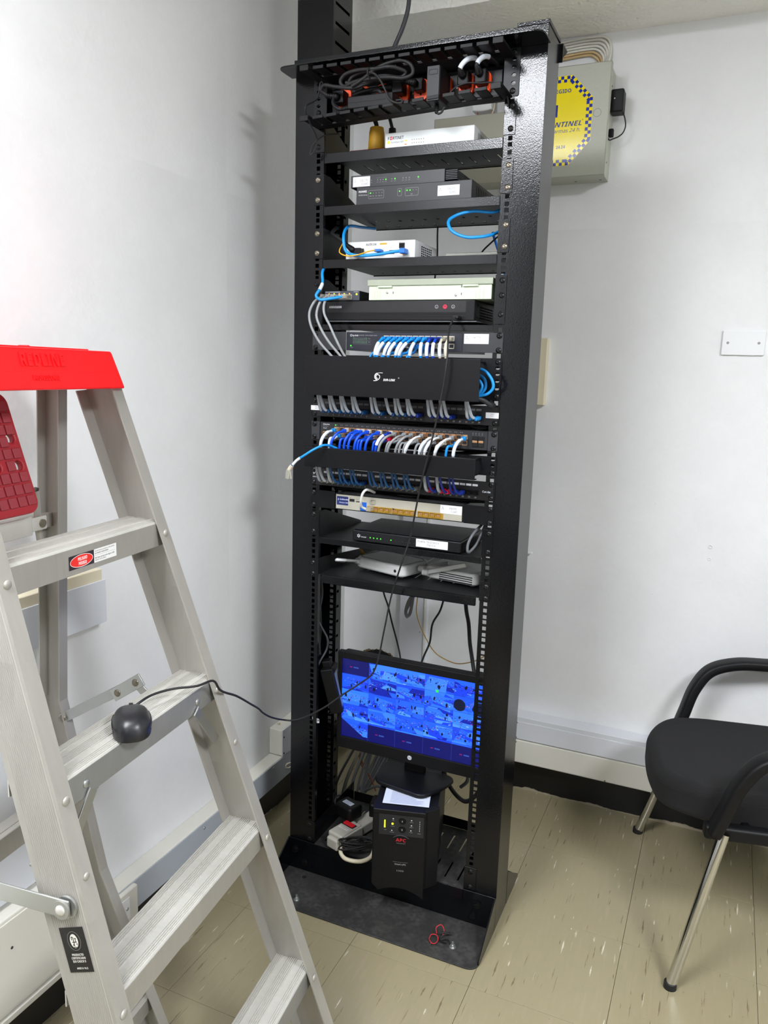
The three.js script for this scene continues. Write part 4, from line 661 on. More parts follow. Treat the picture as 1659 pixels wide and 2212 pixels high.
// ---------------------------------------------------------------- two pale wireless routers on the lowest equipment shelf
function wireless(name, label, pos, turn, w, d, h, ants, o = {}) {
  const t = thing(name, label, 'wireless router', pos, turn);
  part(t, 'case', toY(ext(rrShape(-w / 2, -d / 2, w / 2, d / 2, 0.018), h, 0.007, 4)).translate(0, 0.005, 0), M.pearl);
  const seam = rrShape(-w / 2 + 0.008, -d / 2 + 0.008, w / 2 - 0.008, d / 2 - 0.008, 0.013), inner = rrShape(-w / 2 + 0.0096, -d / 2 + 0.0096, w / 2 - 0.0096, d / 2 - 0.0096, 0.0118); seam.holes.push(inner);
  part(t, 'top_seam', toY(ext(seam, 0.0012)).translate(0, h + 0.0045, 0), o.vents ? M.pearl : M.midgrey);
  for (const [x, z] of [[-1, -1], [1, -1], [-1, 1], [1, 1]]) part(t, 'foot', cyl(0.006, 0.006, 0.006, 12).translate(x * (w / 2 - 0.02), 0.003, z * (d / 2 - 0.02)), M.midgrey);
  if (o.vents) for (let i = 0; i < 4; i++) part(t, 'vent_slot', bx(-w / 2 + 0.045, w / 2 - 0.012, h * 0.28 + i * h * 0.17, h * 0.28 + i * h * 0.17 + 0.0022, d / 2 - 0.0012, d / 2 + 0.0006, 0), M.dark);
  else part(t, 'jack_hole', toZ(cyl(0.004, 0.004, 0.001, 14)).translate(w / 2 - 0.025, h * 0.5 + 0.005, d / 2 + 0.0002), M.dark);
  for (const [a, b, len] of ants) {
    const A = V(...a), B = V(...b), m = A.clone().lerp(B, 0.5), q = new THREE.Quaternion().setFromUnitVectors(V(0, 1, 0), B.clone().sub(A).normalize()), L = A.distanceTo(B);
    const an = part(t, 'antenna', [bx(-0.006, 0.006, -L / 2, L / 2, -0.0035, 0.0035, 0.003)].map(g => g.applyQuaternion(q).translate(...m.toArray())), M.pearl);
    part(an, 'hinge', [cyl(0.0085, 0.0085, 0.016, 16).rotateZ(Math.PI / 2).translate(...a)], M.pearl);
    if (len) part(an, 'tip', bx(-0.0066, 0.0066, L / 2 - 0.028, L / 2 + 0.003, -0.0041, 0.0041, 0.0035).applyQuaternion(q).translate(...m.toArray()), M.white, 'bright white tip');
  }
  return t;
}
wireless('wireless_router', 'pale wireless router with white tipped antenna, left one on the lowest equipment shelf', [-0.060, 0.8665, -0.120], -0.30, 0.165, 0.115, 0.030, [[[-0.070, 0.022, 0.055], [-0.098, 0.030, 0.112], 1]]);
wireless('wireless_router', 'pale wireless router with slotted front and folded antennas, right one on the lowest equipment shelf', [0.128, 0.8665, -0.125], -0.18, 0.150, 0.115, 0.032, [[[-0.066, 0.020, 0.062], [0.05, 0.060, 0.066], 0], [[-0.085, 0.024, 0.050], [-0.03, 0.040, 0.01], 0]], { vents: true });
single('yellow_cord', 'short yellow cord end lying behind the left pale wireless router', 'cord', tube([[-0.20, 0.905, -0.22], [-0.185, 0.890, -0.19], [-0.165, 0.884, -0.175], [-0.15, 0.882, -0.17]], 0.0045), M.mustard);
single('grey_cable', 'grey cord rising behind the left pale wireless router', 'cord', tube([[-0.165, 0.955, -0.30], [-0.172, 0.925, -0.24], [-0.182, 0.900, -0.205], [-0.188, 0.892, -0.195]], 0.0035), M.midgrey);
single('grey_cable', 'dark grey cord curling under the telephone exchange shelf', 'cord', tube([[-0.135, 0.950, -0.28], [-0.128, 0.925, -0.25], [-0.112, 0.908, -0.215], [-0.095, 0.9, -0.2]], 0.0035), M.grey);
// ---------------------------------------------------------------- leads hanging below the shelves
single('thin_cord', 'thin black cord slanting down to the monitor from under the shelf, left one', 'cord', tube([[-0.175, 0.86, -0.395], [-0.163, 0.759, -0.30], [-0.145, 0.706, -0.30], [-0.125, 0.672, -0.28], [-0.091, 0.616, -0.25], [-0.060, 0.592, -0.20], [-0.04, 0.56, -0.16]], 0.0026), M.rubber);
single('thin_cord', 'thin black cord bending down to the monitor from under the shelf, middle one', 'cord', tube([[0.035, 0.855, -0.392], [0.028, 0.759, -0.30], [0.016, 0.716, -0.30], [-0.001, 0.679, -0.29], [0.0, 0.629, -0.27], [-0.005, 0.597, -0.24], [-0.004, 0.55, -0.18]], 0.0030), M.rubber);
single('thick_cord', 'thick black cord hanging beside the right rack holes behind the monitor', 'cord', tube([[0.125, 0.862, -0.392], [0.130, 0.83, -0.22], [0.135, 0.805, -0.16], [0.141, 0.777, -0.15], [0.147, 0.744, -0.155], [0.152, 0.687, -0.16], [0.163, 0.641, -0.155], [0.176, 0.600, -0.14], [0.18, 0.54, -0.13]], 0.0052), M.rubber);
single('fibre_lead', 'thin yellow fibre lead drooping in a wide curve behind the shelf and monitor', 'cable', tube([[-0.085, 0.86, -0.40], [-0.09, 0.736, -0.40], [-0.100, 0.656, -0.42], [-0.073, 0.594, -0.42], [-0.027, 0.550, -0.40], [0.032, 0.538, -0.38], [0.106, 0.577, -0.30], [0.195, 0.662, -0.17], [0.212, 0.70, -0.13]], 0.0016), std(0xc8a040, 0.5));
{
  const t = thing('coiled_cord', 'small bundled grey cord hanging under the lowest equipment shelf', 'cord'); const L = [];
  for (let i = 0; i < 5; i++) { const o = (i - 2) * 0.0022; L.push(tube([[0.001 + o * 0.6, 0.812, -0.12 + o], [-0.008 + o, 0.788, -0.12 - o], [-0.017 + o, 0.752 + 0.002 * i, -0.12 + o], [-0.010 + o, 0.742 + 0.002 * i, -0.118 + o], [-0.003 + o, 0.760, -0.116 + o], [0.004 + o * 0.6, 0.812, -0.118]], 0.0016, 40, false, 6)); }
  part(t, 'cord', L, M.midgrey); part(t, 'tie', new THREE.TorusGeometry(0.007, 0.0025, 8, 18).rotateX(1.4).translate(0.002, 0.806, -0.119), M.grey);
  part(t, 'hook', bx(-0.006, 0.010, 0.812, 0.842, -0.124, -0.114, 0.002), M.grey);
}
single('thick_cord', 'black cord winding down inside the left rack column', 'cord', tube([[-0.235, 0.87, -0.03], [-0.228, 0.821, -0.04], [-0.230, 0.787, -0.045], [-0.245, 0.742, -0.055], [-0.250, 0.728, -0.055], [-0.234, 0.699, -0.055], [-0.216, 0.669, -0.055], [-0.216, 0.642, -0.05], [-0.223, 0.617, -0.03], [-0.226, 0.602, -0.018]], 0.0032, 90), M.grey);
single('thick_cord', 'thick black cord running straight down inside the left rack column', 'cord', tube([[-0.246, 0.87, -0.06], [-0.247, 0.80, -0.06], [-0.246, 0.74, -0.065], [-0.247, 0.69, -0.07], [-0.247, 0.64, -0.065], [-0.236, 0.622, -0.05]], 0.0045), M.rubber);
{
  const t = thing('adapter_block', 'black adapter block hanging tilted inside the lower left of the rack', 'power adapter', [-0.197, 0.54, -0.055], 0);
  t.rotation.set(0.10, 0.25, 0.20);
  part(t, 'case', bx(-0.018, 0.018, -0.072, 0.060, -0.026, 0.026, 0.004), M.plastic);
  part(t, 'inlet', bx(-0.012, 0.012, 0.0585, 0.078, -0.012, 0.012, 0.003), M.plastic);
  part(t, 'rating_label', new THREE.PlaneGeometry(0.04, 0.10).rotateY(Math.PI / 2).translate(0.0184, -0.006, 0), canvasMat(0.04, 0.10, 4000, (g) => { for (let i = 0; i < 22; i++) { g.fillStyle = 'rgba(210,220,230,.55)'; g.fillRect(3, 5 + i * 4.2, rr(14, 34), 1.2); } }, { bg: '#5b6470' }));
}
{
  const o = thing('paper_tag', 'small white paper tag hanging below the tilted black adapter block', 'tag');
  part(o, 'tag_sheet', ext(polyShape([[-0.2335, 0.463], [-0.212, 0.460], [-0.211, 0.449], [-0.220, 0.447], [-0.2330, 0.457]]), 0.0006).translate(0.0, 0, -0.006), M.paper);
  part(o, 'printed_lines', [0, 1, 2].map(i => bx(-0.226 + i * 0.005, -0.223 + i * 0.005, 0.4535, 0.4585, -0.0054, -0.0052, 0)), M.dark);
}
// ---------------------------------------------------------------- monitor
{
  const t = thing('monitor', 'black flat monitor showing a blue grid of camera views inside the lower rack', 'monitor', [0.0335, 0.3255, -0.060]);
  const y0 = 0.400 - 0.3255, y1 = 0.6235 - 0.3255, w = 0.205;
  const bez = rrShape(-w - 0.0125, y0 - 0.034, w + 0.0125, y1 + 0.020, 0.004); bez.holes.push(holePath(-w, y0, w, y1));
  part(t, 'bezel', ext(bez, 0.016, 0.002, 2).translate(0, 0, -0.012), M.plastic);
  part(t, 'back_shell', bx(-w - 0.008, w + 0.008, y0 - 0.028, y1 + 0.015, -0.042, -0.011, 0.010), M.plastic);
  const W = 410, H = 223.5;
  const sm = canvasMat(0.41, 0.2235, 2600, (g) => {
    const cells = [], cw = W / 5.15, ch = H / 5.2;
    g.fillStyle = '#050b5e'; g.fillRect(0, 0, W, H);
    const blues = ['#1a58ff', '#2a70ff', '#1440e8', '#4a92ff', '#0a2cc0', '#0820a8', '#2260ff', '#3a80ff'];
    const scenec = (x, y, w, h, k) => {
      g.save(); g.beginPath(); g.rect(x, y, w, h); g.clip(); g.fillStyle = ['#2060ff', '#1848ec', '#2f78ff', '#1a54ff'][k % 4]; g.fillRect(x, y, w, h);
      for (let i = 0; i < 7; i++) { g.fillStyle = blues[Math.floor(rnd() * blues.length)]; const a = x + rr(-0.2, 0.8) * w, b = y + rr(0, 0.9) * h; g.beginPath(); g.moveTo(a, b); g.lineTo(a + rr(0.3, 0.8) * w, b + rr(-0.1, 0.3) * h); g.lineTo(a + rr(0.3, 0.9) * w, b + rr(0.25, 0.7) * h); g.lineTo(a + rr(-0.2, 0.2) * w, b + rr(0.2, 0.6) * h); g.closePath(); g.fill(); }
      const horizon = y + rr(0.15, 0.4) * h; for (let i = 0; i < 90; i++) { const far = rnd() * rnd(); g.fillStyle = ['#030a58', '#040a3a', '#5a2aa8', '#a04088', '#6fa6ff', '#24106a', '#0a1c90', '#86b8ff', '#0c2070', '#3f86ff'][Math.floor(rnd() * 10)]; g.save(); g.translate(x + rnd() * w, horizon + far * h * 0.7); g.rotate(rr(-0.5, 0.5)); g.fillRect(0, 0, rr(0.5, 2 + far * 7), rr(0.4, 1.2 + far * 3)); g.restore(); }
      for (let i = 0; i < 3; i++) { g.fillStyle = '#02062e'; const a = x + rnd() * w, b = y + rr(0.3, 0.8) * h; g.beginPath(); g.ellipse(a, b, rr(1.2, 3), rr(2.5, 6), rr(-0.3, 0.3), 0, 7); g.fill(); }
      g.restore();
    };
    const dark = (x, y, w, h) => { g.fillStyle = '#060b62'; g.fillRect(x, y, w, h); txt(g, 'HIK', x + w * 0.27, y + h * 0.5, 5, '#c0206a', { style: 'bold italic', sx: 0.9 }); txt(g, 'VISION', x + w * 0.42, y + h * 0.5, 5, '#6aa0ff', { sx: 0.9 }); };
    for (let r = 0; r < 5; r++) for (let c = 0; c < 6; c++) scenec(c * cw, r * ch, cw - 0.4, ch - 0.4, r * 3 + c);
    dark(0, 0, cw, ch * 0.98);
    for (let c = 0; c < 6; c++) { if (c === 0) { g.fillStyle = '#060b62'; g.beginPath(); g.moveTo(0, ch * 4); g.lineTo(cw, H); g.lineTo(0, H); g.fill(); } else dark(c * cw, H - ch * 1.1, cw - 0.4, ch * 1.1); }
    g.fillStyle = '#031030'; g.beginPath(); g.arc(W * 0.815, H * 0.30, 16, 0, 7); g.fill(); g.beginPath(); g.arc(W * 0.945, H * 0.31, 18, 0, 7); g.fill(); g.beginPath(); g.rect(W * 0.945, H * 0.23, 26, 36); g.fill();
    g.fillStyle = '#30e060'; g.fillRect(W * 0.655, H * 0.17, 8, 7); g.strokeStyle = 'rgba(120,160,255,.5)'; g.lineWidth = 0.5; for (let c = 1; c < 6; c++) { g.beginPath(); g.moveTo(c * cw, 0); g.lineTo(c * cw, H); g.stroke(); }
  }, { glow: 0.9, rough: 0.3 });
  plate(t, 'screen', -w, w, y0, y1, 0.0005, sm);
  plate(t, 'badge', -0.007, 0.007, y0 - 0.024, y0 - 0.010, 0.0045, canvasMat(0.014, 0.014, 12000, (g) => { g.fillStyle = '#c9ccd2'; g.beginPath(); g.arc(7, 7, 6, 0, 7); g.fill(); txt(g, 'hp', 7, 7.2, 8, '#22252c', { style: 'italic', align: 'center' }); }, { bg: '#0f1013' }));
  part(t, 'stand_neck', bx(-0.030, 0.030, -0.008, y0 + 0.05, -0.050, -0.034, 0.006), M.plastic);
  const base = new THREE.Shape(); base.moveTo(-0.078, -0.060); base.lineTo(0.082, -0.060); base.quadraticCurveTo(0.106, -0.058, 0.110, -0.040); base.quadraticCurveTo(0.104, 0.012, 0.070, 0.062); base.quadraticCurveTo(0.062, 0.072, 0.048, 0.072); base.lineTo(-0.050, 0.058); base.quadraticCurveTo(-0.080, 0.052, -0.084, 0.030); base.quadraticCurveTo(-0.098, -0.020, -0.090, -0.050); base.quadraticCurveTo(-0.088, -0.060, -0.078, -0.060);
  part(t, 'stand_base', ext(base, 0.012, 0.004, 3).rotateX(Math.PI / 2).translate(0, 0, -0.012 + 0.012), M.satin);
  const L = new THREE.RectAreaLight(0x2050ff, 0.25, 0.40, 0.22); L.position.set(0.0335, 0.512, -0.053); L.lookAt(0.0335, 0.512, 2); L.name = 'screen_light'; scene.add(L);
}
// ---------------------------------------------------------------- battery unit
{
  const t = thing('battery_unit', 'black upright battery backup unit with lit yellow indicators on the bottom tray', 'battery unit', [0.077, 0.0965, 0.0695], 0.274);
  const H = 0.214, hw = 0.083, D = 0.36;
  part(t, 'case', bx(-hw + 0.002, hw - 0.002, 0, H - 0.002, -D, -0.034, 0.004), M.black);
  // moulded front bezel: bowed face with chamfered right side and an arched lower edge
  const prof = polyShape([[-hw, 0.034], [-hw, 0.004], [-hw + 0.006, 0], [0.05, -0.004], [0.056, 0.004], [hw, 0.026], [hw, 0.034]]);
  const g = toY(ext(prof, H, 0.0008)); part(t, 'front_bezel', g, M.plastic);
  part(t, 'face_plate', (() => { const s = new THREE.Shape(); s.moveTo(-hw + 0.003, H - 0.010); s.lineTo(0.0515, H - 0.010); s.lineTo(0.0515, -0.026); s.quadraticCurveTo(-0.004, 0.016, -0.064, -0.012); s.lineTo(-hw + 0.003, 0.004); s.closePath(); return ext(s, 0.010, 0.001).translate(0, 0, -0.006); })(), M.plastic);
  part(t, 'bezel_brow', bx(-hw + 0.002, 0.052, H - 0.012, H + 0.001, -0.020, 0.007, 0.003), M.plastic);
  plate(t, 'control_panel', -0.066, 0.047, 0.146, 0.203, 0.0052, canvasMat(0.113, 0.057, 5000, (g) => {
    for (const [x, y, s] of [[36, 16, 'Test'], [35, 32, 'On Line'], [33, 48, 'Overload'], [82, 16, 'Battery'], [82, 30, 'Replace'], [81, 44, 'Charge']]) { txt(g, s, x, y + 1, 2.6, '#b8b8b8', { align: 'center' }); if (y !== 32) { g.fillStyle = '#ddd'; g.beginPath(); g.ellipse(x, y - 4, 1.8, 1.3, 0, 0, 7); g.fill(); } }
    for (let i = 0; i < 5; i++) { g.fillStyle = '#aaa'; g.fillRect(102, 12 + i * 6, 1.4, 4); }
    txt(g, 'Load', 16, 44, 2.6, '#b8b8b8', { align: 'center' }); txt(g, 'Battery', 102, 46, 2.4, '#b8b8b8', { align: 'center' });
  }, { bg: '#1d1e22', rough: 0.4 }));
  for (const y of [0.187, 0.164]) { part(t, 'round_button', [toZ(cyl(0.0075, 0.0075, 0.003, 24)).translate(-0.007, y, 0.0055), toZ(new THREE.TorusGeometry(0.0085, 0.001, 8, 24).rotateX(Math.PI / 2)).translate(-0.007, y, 0.005)], M.satin); part(t, 'button_mark', bx(-0.008, -0.006, y - 0.002, y + 0.002, 0.007, 0.0074, 0), M.cgrey); }
  part(t, 'level_bar', [0, 1, 2, 3, 4].map(i => bx(-0.0525, -0.0495, 0.1655 + i * 0.0042, 0.169 + i * 0.0042, 0.0048, 0.0056, 0)), M.ledY, 'lit yellow level bar');
  part(t, 'status_light', toZ(cyl(0.0026, 0.0026, 0.0008, 14)).translate(-0.0315, 0.1775, 0.0054), M.ledY, 'lit yellow status light');
  plate(t, 'printed_logo', -0.028, 0.010, 0.122, 0.141, 0.0045, canvasMat(0.038, 0.019, 8000, (g) => { txt(g, 'APC', 19, 7.5, 12, '#b8202c', { style: 'bold', align: 'center', sx: 1.15 }); txt(g, 'www.apc.com', 19, 16, 3.6, '#888', { align: 'center' }); }, { bg: '#0b0b0d', rough: 0.5, spec: 0.55 }));
  part(t, 'logo_arch', new THREE.TorusGeometry(0.030, 0.0012, 6, 24, 1.4).rotateZ((Math.PI - 1.4) / 2).translate(-0.009, 0.117, 0.005), M.grey);
  plate(t, 'printed_model', -0.030, 0.012, 0.042, 0.076, 0.0045, canvasMat(0.042, 0.034, 6000, (g) => { g.fillStyle = '#999'; g.fillRect(2, 3, 38, 0.4); txt(g, 'Smart-UPS', 21, 9, 6, '#a8a8a8', { align: 'center' }); txt(g, '1 5 0 0', 21, 27, 6, '#a8a8a8', { align: 'center', font: 'serif' }); }, { bg: '#0b0b0d', rough: 0.5, spec: 0.55 }));
}
{ // printed sheet on top of the battery unit
  const t = thing('printed_sheet', 'printed white sheet lying on the battery unit under the monitor stand', 'paper', [0.077, 0.0965 + 0.2165, 0.0695], 0.274);
  const m = canvasMat(0.118, 0.09, 4000, (g, w, h) => { g.fillStyle = '#3a4254'; txt(g, '▲', 8, 16, 8, '#222'); for (let i = 0; i < 24; i++) { g.fillStyle = 'rgba(60,70,95,.55)'; g.fillRect(18, 5 + i * 3.4, rr(60, 94), 1.1); } }, { bg: '#ccd3e2', rough: 0.7 });
  const b = part(t, 'sheet', bx(-0.062, 0.056, -0.0002, 0.0002, -0.112, -0.020, 0), m);
}
// ---------------------------------------------------------------- things on the bottom tray and on the floor behind
{
  const t = thing('power_strip', 'grey-white power strip with red switch on the bottom tray', 'power strip', [-0.143, 0.0955, -0.035], -0.30);
  part(t, 'body', bx(-0.021, 0.021, 0.004, 0.036, -0.17, 0.050, 0.006), M.stripGrey);
  part(t, 'head', bx(-0.025, 0.025, 0.001, 0.047, -0.045, 0.040, 0.006), M.stripGrey); part(t, 'side_ramp', bx(0.0225, 0.029, 0.002, 0.042, -0.045, 0.030, 0.003), M.stripGrey);
  part(t, 'rocker_switch', bx(-0.017, 0.017, 0.046, 0.051, -0.026, -0.012, 0.0015), glow(0xd01020, 0.35), 'lit red rocker switch');
  part(t, 'switch_frame', bx(-0.021, 0.021, 0.0455, 0.0478, -0.029, -0.009, 0.0008), M.dark);
  for (const z of [-0.041]) for (const x of [-0.008, 0.008]) part(t, 'outlet_slot', bx(x - 0.001, x + 0.001, 0.0468, 0.0473, z - 0.004, z + 0.004, 0), M.dark);
  part(t, 'print', new THREE.PlaneGeometry(0.034, 0.010).rotateX(-Math.PI / 2).translate(0, 0.0473, 0.004), canvasMat(0.034, 0.010, 6000, (g) => { txt(g, 'SURGE PROTECTOR', 17, 3, 3, '#666', { align: 'center' }); txt(g, '15A 125V', 17, 7, 2.6, '#777', { align: 'center' }); }, { bg: '#d2d0c6' }));
}
{
  const t = thing('plug_adapter', 'black plug-in adapter standing in the grey-white power strip', 'power adapter', [-0.160, 0.139, -0.095], -0.35);
  part(t, 'case', bx(-0.032, 0.032, 0, 0.042, -0.026, 0.026, 0.009), M.plastic); part(t, 'rating_label', new THREE.PlaneGeometry(0.034, 0.016).rotateX(-Math.PI / 2).translate(0.0, 0.0424, 0.002), canvasMat(0.034, 0.016, 5000, (g) => { for (let i = 0; i < 5; i++) { g.fillStyle = '#557'; g.fillRect(2, 2 + i * 2.7, rr(18, 30), 1); } }, { bg: '#aab2be' }));
  part(t, 'cord', tube([[-0.032, 0.018, 0], [-0.045, 0.014, 0.004], [-0.058, 0.016, 0.0], [-0.062, 0.03, -0.01], [-0.054, 0.036, -0.016]], 0.0025), M.rubber);
}
single('strip_cord', 'thick cream cord curling from the grey-white power strip', 'cord', tube([[-0.132, 0.112, 0.002], [-0.125, 0.106, 0.022], [-0.108, 0.102, 0.034], [-0.085, 0.102, 0.036], [-0.060, 0.102, 0.026], [-0.046, 0.103, 0.0], [-0.052, 0.108, -0.035], [-0.07, 0.112, -0.06]], 0.0055, 70), M.cream);
{
  const t = thing('coiled_cord', 'coil of thin black cord in front of the grey-white power strip', 'cord'); const L = [];
  for (let k = 0; k < 6; k++) { const a = 0.042 + 0.006 * (k % 3), b = 0.013 + 0.003 * (k % 2), pts = []; for (let i = 0; i < 14; i++) { const th = i / 14 * Math.PI * 2; pts.push([-0.090 + Math.cos(th) * a * 0.8 + Math.sin(th) * b * 0.4, 0.114 + k * 0.0032 + 0.008 * Math.sin(th + k), -0.012 - Math.cos(th) * a * 0.55 + Math.sin(th) * b]); } L.push(tube(pts, 0.0025, 60, true, 6)); }
  part(t, 'cord', L, M.rubber); part(t, 'tie', new THREE.TorusGeometry(0.013, 0.0022, 8, 18).rotateY(0.8).translate(-0.088, 0.124, -0.012), M.rubber);
}
{
  const t = thing('black_converter', 'small black box with green light between the power strip and battery unit', 'power adapter', [-0.085, 0.0955, -0.165], 0.2);
  part(t, 'case', bx(-0.035, 0.035, 0, 0.075, -0.03, 0.03, 0.008), M.plastic); part(t, 'lead', tube([[0.03, 0.05, 0.02], [0.045, 0.035, 0.04], [0.04, 0.01, 0.05]], 0.005), M.rubber); led(t, -0.012, 0.064, 0.0304, M.ledG, 0.0014);
}
for (const [i, dx, c] of [[0, 0, M.dimgrey], [1, 0.012, M.dimgrey], [2, 0.022, M.midgrey], [3, -0.010, M.midgrey], [4, 0.03, M.dimgrey], [5, 0.006, M.cabinetDark], [6, 0.016, M.dimgrey], [7, 0.036, M.midgrey]])
  tag(single('grey_cable', 'x', 'cable', tube([[-0.235 + dx * 0.5, 0.34, -0.46 + i * 0.006], [-0.236 + dx, 0.27, -0.42 + i * 0.006], [-0.252 + dx * 1.6, 0.20, -0.36 + i * 0.008], [-0.275 + dx * 2.2, 0.115, -0.31 + i * 0.006], [-0.285 + dx * 2.6, 0.02 + i * 0.006, -0.285]], 0.0042, 40), c), `${ORD[i]} grey cable of the tied bundle behind the lower left of the rack`, 'cable', 'tied grey cables behind the rack');
for (let i = 0; i < 5; i++) tag(single('grey_cable', 'x', 'cable', tube([[-0.12 - i * 0.012, 0.33 - i * 0.01, -0.56], [-0.16 - i * 0.012, 0.24, -0.52], [-0.20 - i * 0.01, 0.13, -0.46], [-0.25, 0.03 + i * 0.008, -0.40 + i * 0.01]], 0.0045, 36), i % 2 ? M.dimgrey : M.midgrey), `${ORD[i]} loose grey cable falling to the floor behind the monitor`, 'cable', 'loose grey cables behind the monitor');
single('cable_tie', 'pale cable tie around the grey bundle behind the lower left of the rack', 'cable tie', [new THREE.TorusGeometry(0.024, 0.0022, 8, 24).rotateX(1.2).rotateZ(0.4).translate(-0.222, 0.255, -0.395), bx(-0.003, 0.003, 0, 0.04, -0.001, 0.001, 0).rotateZ(-0.8).translate(-0.2, 0.235, -0.38)], M.offwhite);
single('grey_cable', 'grey cable curled in a ring on the floor behind the lower left of the rack', 'cable', tube([[-0.26, 0.03, -0.33], [-0.20, 0.10, -0.31], [-0.165, 0.115, -0.32], [-0.150, 0.085, -0.33], [-0.17, 0.05, -0.335], [-0.22, 0.03, -0.34]], 0.0045, 50), M.dimgrey);
single('orange_wire', 'thin orange and brown wires beside the grey bundle behind the rack', 'wire', [tube([[-0.245, 0.30, -0.35], [-0.246, 0.24, -0.34], [-0.242, 0.20, -0.33], [-0.23, 0.16, -0.33]], 0.002), tube([[-0.240, 0.29, -0.35], [-0.240, 0.23, -0.34], [-0.236, 0.19, -0.33], [-0.20, 0.13, -0.33], [-0.18, 0.09, -0.33]], 0.002)], std(0xa05030, 0.5));
single('thick_cord', 'black cord hanging in a loop under the right half of the monitor, larger loop', 'cord', tube([[0.09, 0.37, -0.16], [0.095, 0.315, -0.16], [0.108, 0.275, -0.165], [0.135, 0.252, -0.155], [0.165, 0.248, -0.14], [0.190, 0.268, -0.13], [0.208, 0.298, -0.13], [0.213, 0.34, -0.14]], 0.006, 70), M.rubber);
single('thick_cord', 'dark grey cord hanging in a loop under the right half of the monitor, smaller loop', 'cord', tube([[0.085, 0.37, -0.19], [0.105, 0.335, -0.19], [0.13, 0.318, -0.185], [0.155, 0.312, -0.18], [0.158, 0.285, -0.18], [0.14, 0.262, -0.18]], 0.005, 60), M.midgrey);
{
  const t = thing('wire_scrap', 'little tangle of red and black wires on the rack base plate', 'wire');
  part(t, 'red_wire', [tube([[0.176, 0.0085, 0.118], [0.167, 0.010, 0.110], [0.168, 0.013, 0.096], [0.180, 0.014, 0.094], [0.188, 0.012, 0.104], [0.184, 0.0085, 0.117], [0.174, 0.009, 0.120]], 0.001, 50), tube([[0.178, 0.012, 0.086], [0.172, 0.018, 0.074], [0.182, 0.022, 0.064], [0.193, 0.016, 0.074], [0.192, 0.010, 0.088]], 0.001, 40)], std(0xc01c28, 0.45));
  part(t, 'black_wire', [tube([[0.192, 0.009, 0.10], [0.203, 0.010, 0.092], [0.214, 0.012, 0.098], [0.210, 0.016, 0.108], [0.198, 0.012, 0.106], [0.190, 0.010, 0.096], [0.200, 0.014, 0.080], [0.212, 0.012, 0.072]], 0.0018, 60), tube([[0.186, 0.012, 0.082], [0.197, 0.016, 0.078], [0.207, 0.014, 0.070]], 0.0022, 20)], M.rubber);
}
// ---------------------------------------------------------------- things on the back wall
{
  const t = thing('electric_cabinet', 'grey metal wall cabinet with a yellow and blue octagon sticker', 'cabinet');
  part(t, 'box', bx(0.075, 0.330, 1.945, 2.232, ZB, -0.632, 0.002), M.cabinet);
  const door = part(t, 'door', bx(0.070, 0.3345, 1.942, 2.236, -0.6315, -0.6135, 0.003), M.cabinet);
  part(door, 'latch', new THREE.TorusGeometry(0.0105, 0.0006, 6, 28).translate(0.3025, 2.106, -0.6133), M.cabinetDark);
  const cx = 0.180, cy = 2.0915, hw = 0.109, hh = 0.118, c = 0.058;
  const oct = polyShape([[-hw + c, -hh], [hw - c, -hh], [hw, -hh + c * 1.07], [hw, hh - c * 1.07], [hw - c, hh], [-hw + c, hh], [-hw, hh - c * 1.07], [-hw, -hh + c * 1.07]]);
  const g = new THREE.ShapeGeometry(oct); { const u = g.attributes.uv, p = g.attributes.position; for (let i = 0; i < p.count; i++) u.setXY(i, p.getX(i) / (2 * hw) + 0.5, p.getY(i) / (2 * hh) + 0.5); }
  const m = canvasMat(2 * hw, 2 * hh, 4200, (q, w, h) => {
    q.fillStyle = '#f0dc00'; q.fillRect(0, 0, w, h); q.fillStyle = '#0a2496';
    const P = [[c, 0], [hw * 2 - c, 0], [hw * 2, c * 1.07], [hw * 2, 2 * hh - c * 1.07], [hw * 2 - c, 2 * hh], [c, 2 * hh], [0, 2 * hh - c * 1.07], [0, c * 1.07]].map(a => [a[0] * 1000, a[1] * 1000]);
    for (let e = 0; e < 8; e++) { const A = P[e], B = P[(e + 1) % 8], L = Math.hypot(B[0] - A[0], B[1] - A[1]), ux = (B[0] - A[0]) / L, uy = (B[1] - A[1]) / L, n = Math.round(L / 8.6), s = L / n;
      q.save(); q.transform(ux, uy, -uy, ux, A[0], A[1]); for (let i = 0; i < n; i++) for (let k = 0; k < 2; k++) if ((i + k) % 2 === 0) q.fillRect(i * s, k * 8.2 + 0.8, s, 8.2); q.restore(); }
    const B = '#0a1e86'; txt(q, 'PROTEGIDO', w - 61, 39, 14, B, { style: 'bold', align: 'right' }); txt(q, 'SENTINEL', w - 27, 126, 18, B, { style: 'bold italic', sx: 1.18, align: 'right' }); txt(q, '®', w - 27, 118, 5, B); txt(q, 'Alarmas 24 h.', w - 29, 143, 13, B, { style: 'italic', sx: 1.1, align: 'right' });
    q.fillStyle = B; q.fillRect(92, 74, 30, 32); for (let i = 0; i < 2; i++) txt(q, '24', w - 95 + i * 14, 186, 11, B, { style: 'bold' }); txt(q, 'POR', 100, 62, 9, B, { style: 'bold', align: 'center' });
  }, { bg: '#f0dc00', rough: 0.14, spec: 0.45 });
  part(door, 'octagon_sticker', g.translate(cx, cy, -0.6128), m, 'glossy yellow and blue octagon sticker');
  for (const y of [2.185, 1.985]) part(t, 'side_screw', new THREE.CylinderGeometry(0.0022, 0.0022, 0.001, 10).rotateZ(Math.PI / 2).translate(0.3304, y, -0.66), M.dark);
  for (const x of [0.24, 0.31]) part(t, 'knockout', bx(x, x + 0.006, 1.9445, 1.9452, -0.685, -0.681, 0), M.dark);
}
